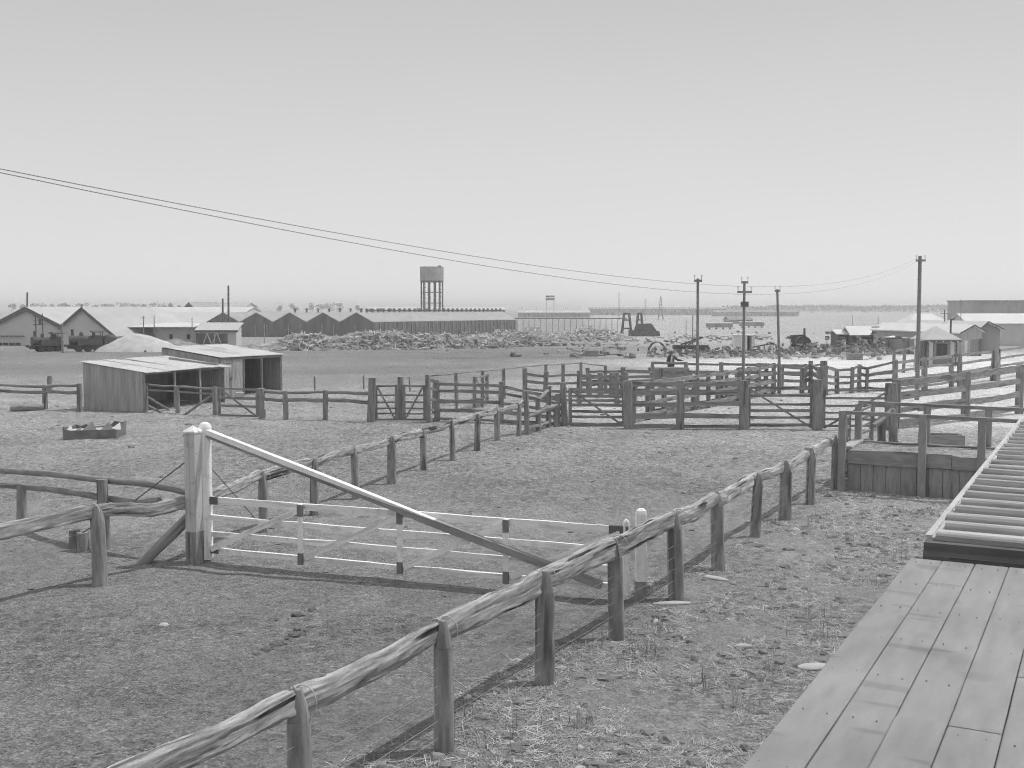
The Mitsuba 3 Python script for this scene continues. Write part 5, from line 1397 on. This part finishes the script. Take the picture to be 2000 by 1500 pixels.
def litter(key, label, pts, n, seed, mat='scrap', size=0.5):
    """a tangle of iron, timber and stone nobody could count"""
    rr = np.random.default_rng(seed)
    pts = np.array(pts, float)
    mb = MB()
    old = R.bit_generator.state
    for i in range(n):
        a = pts[rr.integers(0, len(pts))]
        x, y = a[0] + rr.normal(0, a[2]), a[1] + rr.normal(0, a[2] * 1.2)
        z = zat(y) + abs(rr.normal(0, a[3]))
        k = rr.random()
        yaw, el, L_ = rr.uniform(0, 6.28), rr.normal(0, 0.3), size * rr.uniform(0.4, 2.2)
        d = np.array([math.cos(yaw) * math.cos(el), math.sin(yaw) * math.cos(el), math.sin(el)]) * L_ / 2
        c = np.array([x, y, z + 0.12])
        if k < 0.55:
            mb.bar(c - d, c + d, 0.07 * rr.uniform(0.6, 2.0), 0.07 * rr.uniform(0.6, 2.5))
        elif k < 0.8:
            mb.box(c, rr.uniform(0.15, 0.7, 3) * [1, 1, 0.7], yaw)
        else:
            mb.cyl(c - d * 0.4, c + d * 0.4, rr.uniform(0.08, 0.3), k=8)
    R.bit_generator.state = old
    mb.build(key, mat)
    tag(key, label, 'scrap', kind='stuff')


litter('scrap_litter', 'tangled scrap of timber and iron strewn before the pale huts', [(22.957, 128, 2.6, 0.35), (25.279, 131, 2.0, 0.4), (26.031, 126, 2.0, 0.3), (29.059, 128, 2.2, 0.3), (31.384, 128, 2.0, 0.35), (34.53, 130, 1.8, 0.6), (35.711, 130, 1.6, 0.7), (36.324, 128, 1.5, 0.6), (40.755, 136, 1.6, 0.8), (41.981, 134, 1.8, 0.9), (42.853, 132, 1.6, 0.8), (19.894, 127, 2.4, 0.25)], 620, 5)
litter('pale_litter', 'pale stones and boards lying among the scrap', [(22.158, 122, 3.0, 0.1), (25.336, 124, 3.0, 0.15), (28.805, 122, 3.5, 0.12), (32.692, 120, 3.5, 0.12), (36.615, 126, 2.5, 0.2), (41.318, 130, 2.5, 0.5)], 190, 6, 'heap_pale', 0.6)
litter('far_debris', 'scattered dark debris and rails on the far bright flat', [(49.037, 300, 6, 0.5), (55.303, 290, 5, 0.8), (57.937, 290, 5, 0.9), (64.702, 300, 6, 0.8), (56.938, 330, 9, 0.3), (34.871, 240, 6, 0.2), (13.621, 200, 8, 0.15), (15.256, 160, 7, 0.15), (14.757, 130, 6, 0.12)], 330, 7, 'scrap', 1.3)
heap('dark_heap', 'dark sagging heap like a thrown tarpaulin beside the scrap', 'heap', (43.416, 140), 2.1, 1.6, 2.0, 'soot', 8, flat=0.8, lump=0.5)
heap('dark_heap', 'lower dark heap touching the grey iron tank', 'heap', (44.912, 137), 1.6, 1.4, 1.9, 'soot', 9, flat=0.8, lump=0.5)

# ------------------------------------------------------------------ huts at the right
zb = zat(165)
k = beam_house('long low hut with a white iron roof behind the scrap heaps', 49.821, 54.69, 165, 5, zb, 0.462 - zb, 1.608 - zb, 'works_wall', 'white_roof')
beam_house('lower white-roofed lean-to left of the long low hut', 48.362, 50.65, 167, 4, zb, 0.564 - zb, 1.054 - zb, 'works_wall', 'white_roof', trim=False)
key = thing('brick_chimney', 'stubby grey chimney stack with two pots between the white roofs', 'chimney')
D = 158
x = 53.016
MB().box([x, D, (1.637 + zat(D)) / 2], [1.15, 1.1, 1.637 - zat(D)]).build(f'{key}__stack', 'works_side')
MB().box([x, D, 1.637], [1.4, 1.3, 0.18]).build(f'{key}__cap', 'works_side')
for s in (-0.3, 0.3):
    MB().cyl([x + s, D, 1.637], [x + s, D, 2.031], 0.16, 0.13, k=10).build(part(key, 'pot'), 'works_side', 30)
key = thing('iron_tank', 'square grey iron tank with a sagging pale cover beside the dark heap', 'tank')
D = 137
x0, x1 = 45.907, 48.146
zt = 0.774
MB().box([(x0 + x1) / 2, D + 1.1, (zt + zat(D)) / 2], [x1 - x0, 2.2, zt - zat(D)]).build(f'{key}__body', 'works_side')
MB().slab([x0 - 0.1, D + 1.1, zt + 0.1], [x1 + 0.1, D + 1.1, zt + 0.06], 2.4, 0.12, amp=0.12).build(f'{key}__cover', 'white_roof')
MB().bar([x1 + 0.1, D - 0.1, zat(D)], [x1 + 0.1, D - 0.1, zt], 0.12, 0.12, up=(0, 1, 0)).build(f'{key}__down_pipe', 'trim_dark')
beam_house('white-roofed hut with pale walls just left of the tallest pole', 52.851, 55.508, 150, 5, zat(150), 0.352 - zat(150), 1.519 - zat(150), 'pale_wall', 'white_roof', trim=False)
beam_house('small white roof between the chimney stack and the pale hut', 52.84, 54.682, 161, 4, zat(160), 0.56 - zat(160), 1.251 - zat(160), 'works_side', 'white_roof', trim=False)


def hip_house(label, x0, x1, y0, depth, zb, eave, apex, ridge, wall, roof, base, over=0.3, cat='hut', apex_at=None):
    key = thing(base, label, cat)
    MB().box([(x0 + x1) / 2, y0 + depth / 2, zb + eave / 2 - 0.5], [x1 - x0, depth, eave + 1.0]).build(f'{key}__wall', wall)
    ex0, ex1, ey0, ey1 = x0 - over, x1 + over, y0 - over, y0 + depth + over
    xm, ym = apex_at or ((x0 + x1) / 2, y0 + depth / 2)
    ra, rb = np.array([xm - ridge / 2, ym, zb + apex]), np.array([xm + ridge / 2, ym, zb + apex])
    c = [np.array(p) for p in ((ex0, ey0, zb + eave), (ex1, ey0, zb + eave), (ex1, ey1, zb + eave), (ex0, ey1, zb + eave))]
    v = np.array(c + [p + [0, 0, 0.05] for p in c] + [ra, rb])
    f = [[0, 2, 1], [0, 3, 2]]
    f += [[0, 1, 5], [0, 5, 4], [1, 2, 6], [1, 6, 5], [2, 3, 7], [2, 7, 6], [3, 0, 4], [3, 4, 7]]
    f += [[4, 5, 9], [4, 9, 8], [5, 6, 9], [6, 7, 8], [6, 8, 9], [7, 4, 8]]
    MB().add(v, f).build(f'{key}__roof', roof)
    return key


x0, x1, D = 34.982, 37.527, 95.0
zb = zat(97)
eave, apex = 1.787 - zb, 2.926 - zb
key = hip_house('white plank hut with a hipped roof, dark double window and stovepipe', x0, x1, D, 3.0, zb, eave, apex, 0.15, 'pale_wall', 'pale_roof', 'hip_roofed_hut', 0.28)
MB().bar([x0 - 0.28, D - 0.27, zb + eave - 0.09], [x1 + 0.28, D - 0.27, zb + eave - 0.09], 0.06, 0.14).build(f'{key}__fascia', 'trim_dark')
for i in range(5):
    MB().cyl([x0 + 0.05 + i * (x1 - x0 - 0.1) / 4, D - 0.36, zb + eave - 0.13], [x0 + 0.05 + i * (x1 - x0 - 0.1) / 4, D - 0.30, zb + eave - 0.13], 0.05, k=8).build(part(key, 'rafter_end'), 'white_roof', 30)
wx = 36.233
MB().box([wx, D - 0.03, zb + 1.15], [1.35, 0.1, 1.9]).build(f'{key}__door_surround', 'works_side')
for s in (-0.23, 0.23):
    MB().box([wx + s, D - 0.09, zb + 1.4], [0.42, 0.06, 1.05]).build(part(key, 'window'), 'opening')
MB().bar([wx, D - 0.12, zb + 0.9], [wx, D - 0.12, zb + 1.92], 0.05, 0.04, up=(0, 1, 0)).build(f'{key}__mullion', 'trim_dark')
for s, q in ((x0 + 0.06, 0.14), (x1 - 0.06, 0.12)):
    MB().bar([s, D - 0.03, zb], [s, D - 0.03, zb + eave - 0.1], q, 0.06, up=(0, 1, 0)).build(part(key, 'corner_post'), 'trim_dark')
for i in range(7):
    MB().box([x0 + (i + 0.5) * (x1 - x0) / 7, D - 0.012, zb + eave / 2], [0.02, 0.03, eave - 0.2]).build(part(key, 'batten'), 'works_side')
px_, pz = 37.745, 3.534
MB().cyl([px_, D + 2.0, zb + eave + 0.2], [px_, D + 2.0, pz], 0.08, k=10).cyl([px_, D + 2.0, pz - 0.05], [px_ + 0.3, D + 2.0, pz], 0.09, k=10).build(f'{key}__stovepipe', 'trim_dark', 30)
MB().cyl([x0 - 0.25, D + 0.2, zb], [x0 - 0.25, D + 0.2, zb + eave - 0.1], 0.22, k=12).build(f'{key}__rain_pipe', 'trim_dark', 30)

zb = zat(185)
hip_house('broad pale hipped roof behind the hip-roofed hut', 64.847, 74.927, 185, 14, zb, 0.224 - zb, 3.544 - zb, 3.0, 'pale_wall', 'white_roof', 'hipped_house', 0.5, 'house')
zb = zat(130)
k = gable_house('plank shed with white roof whose gable faces the lane, right of the hut', [51.377, 129], [2.55, 0.35], [-3.6, 20], zb, 1.636 - zb, 1.811 - zb, 2.396 - zb, 0.55, 'pale_plank', 'white_roof', 0.14, base='plank_shed', over=0.35)
for i in range(6):
    q = np.array([51.377, 129]) + np.array([2.55, 0.35]) * (i + 0.5) / 6
    MB().bar([q[0], q[1] - 0.03, zb], [q[0], q[1] - 0.03, zb + 1.75 + 0.05 * i], 0.36, 0.04, up=(0, 1, 0)).build(part(k, 'plank'), ('pale_plank', 'white_roof', 'pale_plank', 'works_side', 'works_side', 'works_wall')[i])
k = gable_house('second plank shed with a white roof at the right edge', [58.164, 141], [3.0, 0.3], [-3.4, 18], zat(140), 1.625 - zat(140), 1.817 - zat(140), 2.648 - zat(140), 0.4, 'works_side', 'white_roof', 0.14, base='plank_shed', over=0.4)
zb = zat(200)
beam_house('long white-roofed building crossing the right edge below the big grey shed', 81.002, 94.442, 200, 9, zb, 1.692 - zb, 3.3 - zb, 'pale_wall', 'white_roof', trim=False)
key = thing('goods_shed', 'big plain grey shed on the skyline at the right edge', 'shed')
x0, x1, D = 121.912, 144.388, 300
zt = 6.264
MB().box([(x0 + x1) / 2, D + 8, (zt + zat(D)) / 2], [x1 - x0, 16, zt - zat(D)]).build(f'{key}__wall', 'tank_iron')
MB().box([(x0 + x1) / 2, D + 8, zt + 0.1], [x1 - x0 + 0.6, 16.6, 0.25]).build(f'{key}__roof', 'works_roof')
for i in range(12):
    MB().box([x0 + (i + 0.5) * (x1 - x0) / 12, D - 0.05, (zt + zat(D)) / 2], [0.16, 0.16, zt - zat(D) - 0.4]).build(part(key, 'wall_rib'), 'tank_iron')

# ------------------------------------------------------------------ far skyline
key = thing('distant_tank', 'tiny far tank on thin legs on the skyline', 'tank')
tx_ = 30.444
for z0_, z1_ in [(12.639, 14.266), (10.402, 12.233)]:
    MB().box([tx_, 900, (z0_ + z1_) / 2], [7.0, 4, (z1_ - z0_) * 0.9]).build(part(key, 'panel'), 'works_side')
for s in (-3, 3):
    MB().bar([tx_ + s, 900, -5.6], [tx_ + s, 900, 10.606], 0.3, 0.3, up=(0, 1, 0)).build(part(key, 'leg'), 'works_side')
key = thing('distant_spire', 'faint lattice tower on the horizon right of the masts', 'tower')
x = 118.507
for s in (-1, 1):
    for o in (-1, 1):
        MB().bar([x + s * 2.0, 900 + o * 2, -5.6], [x + s * 0.2, 900 + o * 0.2, 13.453], 0.35, 0.35).build(part(key, 'leg'), 'works_side')
for z in (-2, 3, 7):
    w = 2.0 - 1.8 * (z + 5.6) / 19
    MB().box([x, 900, z], [2 * w, 2 * w, 0.3]).build(part(key, 'brace'), 'works_side')
for (xa, xb, D, zt, m, lab) in ((*(6.266, 79.368, 1150, 1.638), 'pale_roof', 'pale far roof on the plain right of the water tower'), (*(103.523, 286.051, 1500, 4.839), 'works_side', 'long low far building along the horizon'), (*(233.154, 330.548, 1300, 1.558), 'works_side', 'faint far sheds behind the near poles'), (*(135.08, 149.382, 700, -0.887), 'works_side', 'faint far sheds on the bright flat')):
    beam_house(lab, xa, xb, D, 20, -5.6, zt + 5.6 - 2.2, zt + 5.6, 'works_side', m, base='far_building', cat='building', trim=False)


def tree(label, x, y, h, w, seed):
    rr = np.random.default_rng(seed)
    z = float(terrain(y))
    key = thing('tree', label, 'tree', 'trees on the left skyline')
    MB().add(*sweep([[x, y, z], [x + rr.normal(0, 0.2), y, z + h * 0.3], [x + rr.normal(0, 0.5), y, z + h * 0.6]], np.array([ell(0.7, 0.7, 7), ell(0.5, 0.5, 7), ell(0.2, 0.2, 7)]))).build(f'{key}__trunk', 'bark', True)
    nb = 7
    c = np.stack([x + rr.normal(0, w * 0.26, nb), y + rr.normal(0, w * 0.26, nb), z + h * rr.uniform(0.42, 0.86, nb)], 1)
    n = 420
    b = rr.integers(0, nb, n)
    d = rr.normal(0, 1, (n, 3))
    d /= np.linalg.norm(d, axis=1, keepdims=True)
    P = c[b] + d * (rr.uniform(0.4, 1.0, n) ** 0.5)[:, None] * np.array([w * 0.26, w * 0.26, h * 0.16])
    s = rr.uniform(0.5, 1.3, n)
    a, e = rr.normal(0, 1, (n, 3)), rr.normal(0, 1, (n, 3))
    v = np.stack([P + a * s[:, None] * 0.6, P + e * s[:, None] * 0.6, P - (a + e) * s[:, None] * 0.4], 1).reshape(-1, 3)
    MB().add(v, np.arange(3 * n).reshape(-1, 3)).build(f'{key}__crown', 'foliage')


spots = [(-753.358, 1700, 16.252), (-767.003, 1767, 17.294), (-772.77, 1834, 19.225), (-787.191, 1901, 16.979), (-800.638, 1968, 18.112), (-691.667, 1735, 17.948), (-708.558, 1802, 19.066), (-719.628, 1869, 17.709), (-733.119, 1936, 18.857), (-626.329, 1703, 15.493), (-638.915, 1770, 17.306), (-652.257, 1837, 18.409), (-657.027, 1904, 20.434), (-671.198, 1971, 18.124), (-580.805, 1738, 15.604), (-587.624, 1805, 17.448), (-593.286, 1872, 19.414), (-600.434, 1939, 17.994), (-515.889, 1706, 17.045), (-523.269, 1773, 14.912), (-502.941, 1840, 19.255), (-474.498, 1907, 16.139), (-448.147, 1974, 15.458), (-359.677, 1741, 13.251), (-348.891, 1808, 15.825), (-330.321, 1875, 20.277), (-329.78, 1942, 17.128), (-277.797, 1709, 17.058), (-272.56, 1776, 16.527), (-251.044, 1843, 14.269)]
counts = {}
ORD = ('first', 'second', 'third', 'fourth', 'fifth', 'sixth', 'seventh', 'eighth', 'ninth', 'tenth', 'eleventh', 'twelfth')
for i, (x, D, h) in enumerate(spots):
    h = h + R.uniform(-1.2, 1.2)
    where = 'above the first gabled shed' if x / D < -0.398 else 'between the ridges of the two gabled sheds' if x / D < -0.378 else 'above the long pale-roofed shed' if x / D < -0.29 else 'left of the two thin stacks' if x / D < -0.262 else 'above the gabled works'
    counts[where] = counts.get(where, -1) + 1
    tree('hazy grey far tree, ' + ORD[counts[where]] + ' from the left ' + where, x, D, h, h * (0.62 + 0.3 * ((i * 7) % 5) / 4), 100 + i)
rr = np.random.default_rng(50)
n = 9000
wx_ = rr.uniform(460, 1180, n)
hump = meshkit.fbm(np.stack([wx_ * 0.032, wx_ * 0, wx_ * 0], -1), 4, 44)
D = 2400 + rr.uniform(-80, 80, n)
top = 10.1 + 4.4 * np.clip(hump * 2.6 - 0.7, 0.05, 2)
P = np.stack([wx_, D, -5.6 + top * np.sqrt(rr.random(n))], 1)
a, e = rr.normal(0, 1, (n, 3)) * 1.6, rr.normal(0, 1, (n, 3)) * 1.6
MB().add(np.stack([P + a, P + e, P - a * 0.6 - e * 0.6], 1).reshape(-1, 3), np.arange(3 * n).reshape(-1, 3)).build('far_woodland', 'foliage')
tag('far_woodland', 'faint far belt of trees on the right horizon', 'woodland', kind='stuff')

# ------------------------------------------------------------------ the man beyond the pens
key = thing('person', 'man in dark hat, coat and pale shirt beyond the pens, one arm held out', 'person')
px0, D = 10.308, 73.0
z = zat(D)
F_ = lambda x, y, zz: np.array([px0 + x, D + y, z + zz])


def body(chains, length=0.03):
    parts_ = []
    for ch in chains:
        for (p, r), (q, s) in zip(ch, ch[1:]):
            a = m3.Manifold.sphere(r, 16).translate(list(map(float, p)))
            b = m3.Manifold.sphere(s, 16).translate(list(map(float, q)))
            parts_.append(m3.Manifold.batch_hull([a, b]))
    m = m3.Manifold.batch_boolean(parts_, m3.OpType.Add).refine_to_length(length)
    w = m.to_mesh()
    t = trimesh.Trimesh(w.vert_properties[:, :3], w.tri_verts, process=True)
    trimesh.smoothing.filter_taubin(t, iterations=8)
    return t


hip, chest, neck, head = F_(0, 0, 0.92), F_(0.06, -0.03, 1.32), F_(0.06, -0.06, 1.47), F_(-0.02, -0.10, 1.61)
shL, shR = F_(-0.12, -0.04, 1.40), F_(0.22, -0.02, 1.38)
elR, haR = F_(0.42, -0.10, 1.20), F_(0.66, -0.16, 1.17)
elL, haL = F_(-0.24, -0.12, 1.15), F_(-0.14, -0.30, 1.05)
legs = [[(F_(s, 0, 0.90), 0.105), (F_(s * 1.1, -0.02, 0.48), 0.075), (F_(s * 1.2, 0.03, 0.10), 0.05)] for s in (-0.1, 0.1)]
feet = [[(F_(s * 1.2, 0.03, 0.07), 0.05), (F_(s * 1.3, -0.14, 0.045), 0.04)] for s in (-0.1, 0.1)]
hands = []
for h, d in ((haR, np.array([1, -0.25, -0.05])), (haL, np.array([0.5, -0.8, -0.3]))):
    d = norm(d)
    sd = norm(np.cross(d, [0, 0, 1]))
    hands.append([(h, 0.032), (h + d * 0.09, 0.034)])
    for j, o in enumerate((-0.03, -0.01, 0.01, 0.03)):
        hands.append([(h + d * 0.08 + sd * o, 0.011), (h + d * (0.13 + 0.01 * (j % 2)) + sd * o * 1.1, 0.010), (h + d * 0.165 + sd * o * 1.1 - [0, 0, 0.025], 0.009)])
    hands.append([(h + d * 0.03 - sd * 0.03, 0.013), (h + d * 0.08 - sd * 0.065, 0.010)])
face = [[(head, 0.088), (head + [0, 0, -0.045], 0.075)], [(head + [-0.03, -0.085, -0.02], 0.014), (head + [-0.035, -0.105, -0.035], 0.012)], [(head + [0.085, 0.0, -0.01], 0.02), (head + [0.088, 0.01, -0.03], 0.015)], [(head + [-0.085, 0.0, -0.01], 0.02), (head + [-0.088, 0.01, -0.03], 0.015)], [(head + [-0.01, -0.07, -0.075], 0.03), (head + [0.01, -0.06, -0.08], 0.03)]]
MB().mesh(body([[(hip, 0.15), (chest, 0.16), (neck, 0.065), (head, 0.07)], [(shL, 0.065), (elL, 0.045), (haL, 0.033)], [(shR, 0.065), (elR, 0.045), (haR, 0.033)], [(shL, 0.07), (shR, 0.07)]] + legs + feet + hands + face)).build(f'{key}__body', 'skin', True)
MB().mesh(body([[(F_(0.0, 0, 0.80), 0.185), (hip, 0.18), (chest, 0.19), (F_(0.05, -0.03, 1.42), 0.11)], [(shL, 0.09), (elL, 0.07), (haL * 0.85 + elL * 0.15, 0.055)], [(shR, 0.09), (elR, 0.07), (haR * 0.9 + elR * 0.1, 0.055)], [(shL, 0.09), (shR, 0.09)]])).build(f'{key}__coat', 'cloth_dark', True)
MB().mesh(body([[(a + [0, 0, 0.02], r * 1.25) for a, r in ch] for ch in legs])).build(f'{key}__trousers', 'cloth_dark', True)
MB().mesh(body([[(F_(-0.03, -0.17, 0.98), 0.08), (F_(0.02, -0.20, 1.30), 0.055), (F_(0.03, -0.14, 1.43), 0.04)]])).build(f'{key}__shirt_front', 'cloth_pale', True)
MB().add(*sweep([head + [0, 0, 0.035], head + [0, 0, 0.045], head + [0, 0, 0.05], head + [0, 0, 0.14], head + [0, 0, 0.16]], np.array([ell(0.33, 0.36, 16), ell(0.33, 0.36, 16), ell(0.21, 0.23, 16), ell(0.19, 0.2, 16), ell(0.1, 0.1, 16)]))).build(f'{key}__hat', 'cloth_dark', True)

key = thing('timber_stack', 'dark stack of old sleepers behind the far pen fence, where the man leans', 'timber stack')
for r in range(3):
    for j in range(3):
        MB().slab([px0 - 1.5 + R.normal(0, 0.1), D - 1.4 + j * 0.32, z + 0.13 + r * 0.25], [px0 + 1.05 + R.normal(0, 0.1), D - 1.4 + j * 0.32, z + 0.13 + r * 0.25], 0.28, 0.23).build(part(key, 'sleeper'), 'dark_wood')

# rolling stock standing far out on the flat
for x, D, n, lab in ((*(95.623, 520), 2, 'faint far goods wagon right of the leftmost near pole'), (*(118.997, 560), 2, 'faint far goods wagon behind the pole with two crossarms')):
    key = thing('goods_wagon', lab, 'wagon')
    z, L_ = -5.6, 6.0 * n
    MB().box([x, D, z + 2.0], [L_, 2.4, 1.9]).build(f'{key}__body', 'works_side')
    MB().prism([[x - L_ / 2 - 0.1, D - 1.3, z + 2.96], [x - L_ / 2 - 0.1, D, z + 3.4], [x - L_ / 2 - 0.1, D + 1.3, z + 2.96]], [L_ + 0.2, 0, 0]).build(f'{key}__roof', 'pale_roof')
    for s in np.linspace(-L_ / 2 + 1.2, L_ / 2 - 1.2, 2 * n):
        MB().cyl([x + s, D - 0.9, z + 0.55], [x + s, D - 0.75, z + 0.55], 0.5, k=12).build(part(key, 'wheel'), 'works_wall', 30)

# ------------------------------------------------------------------ the dusty air over the plain
scene['haze'] = {'type': 'cube', 'to_world': T().translate([0, 0, 9.5]).scale([17500, 17500, 17.5]), 'bsdf': {'type': 'null'},
                 'interior': {'type': 'ref', 'id': 'haze_air'}}
tag('haze', kind='stuff')
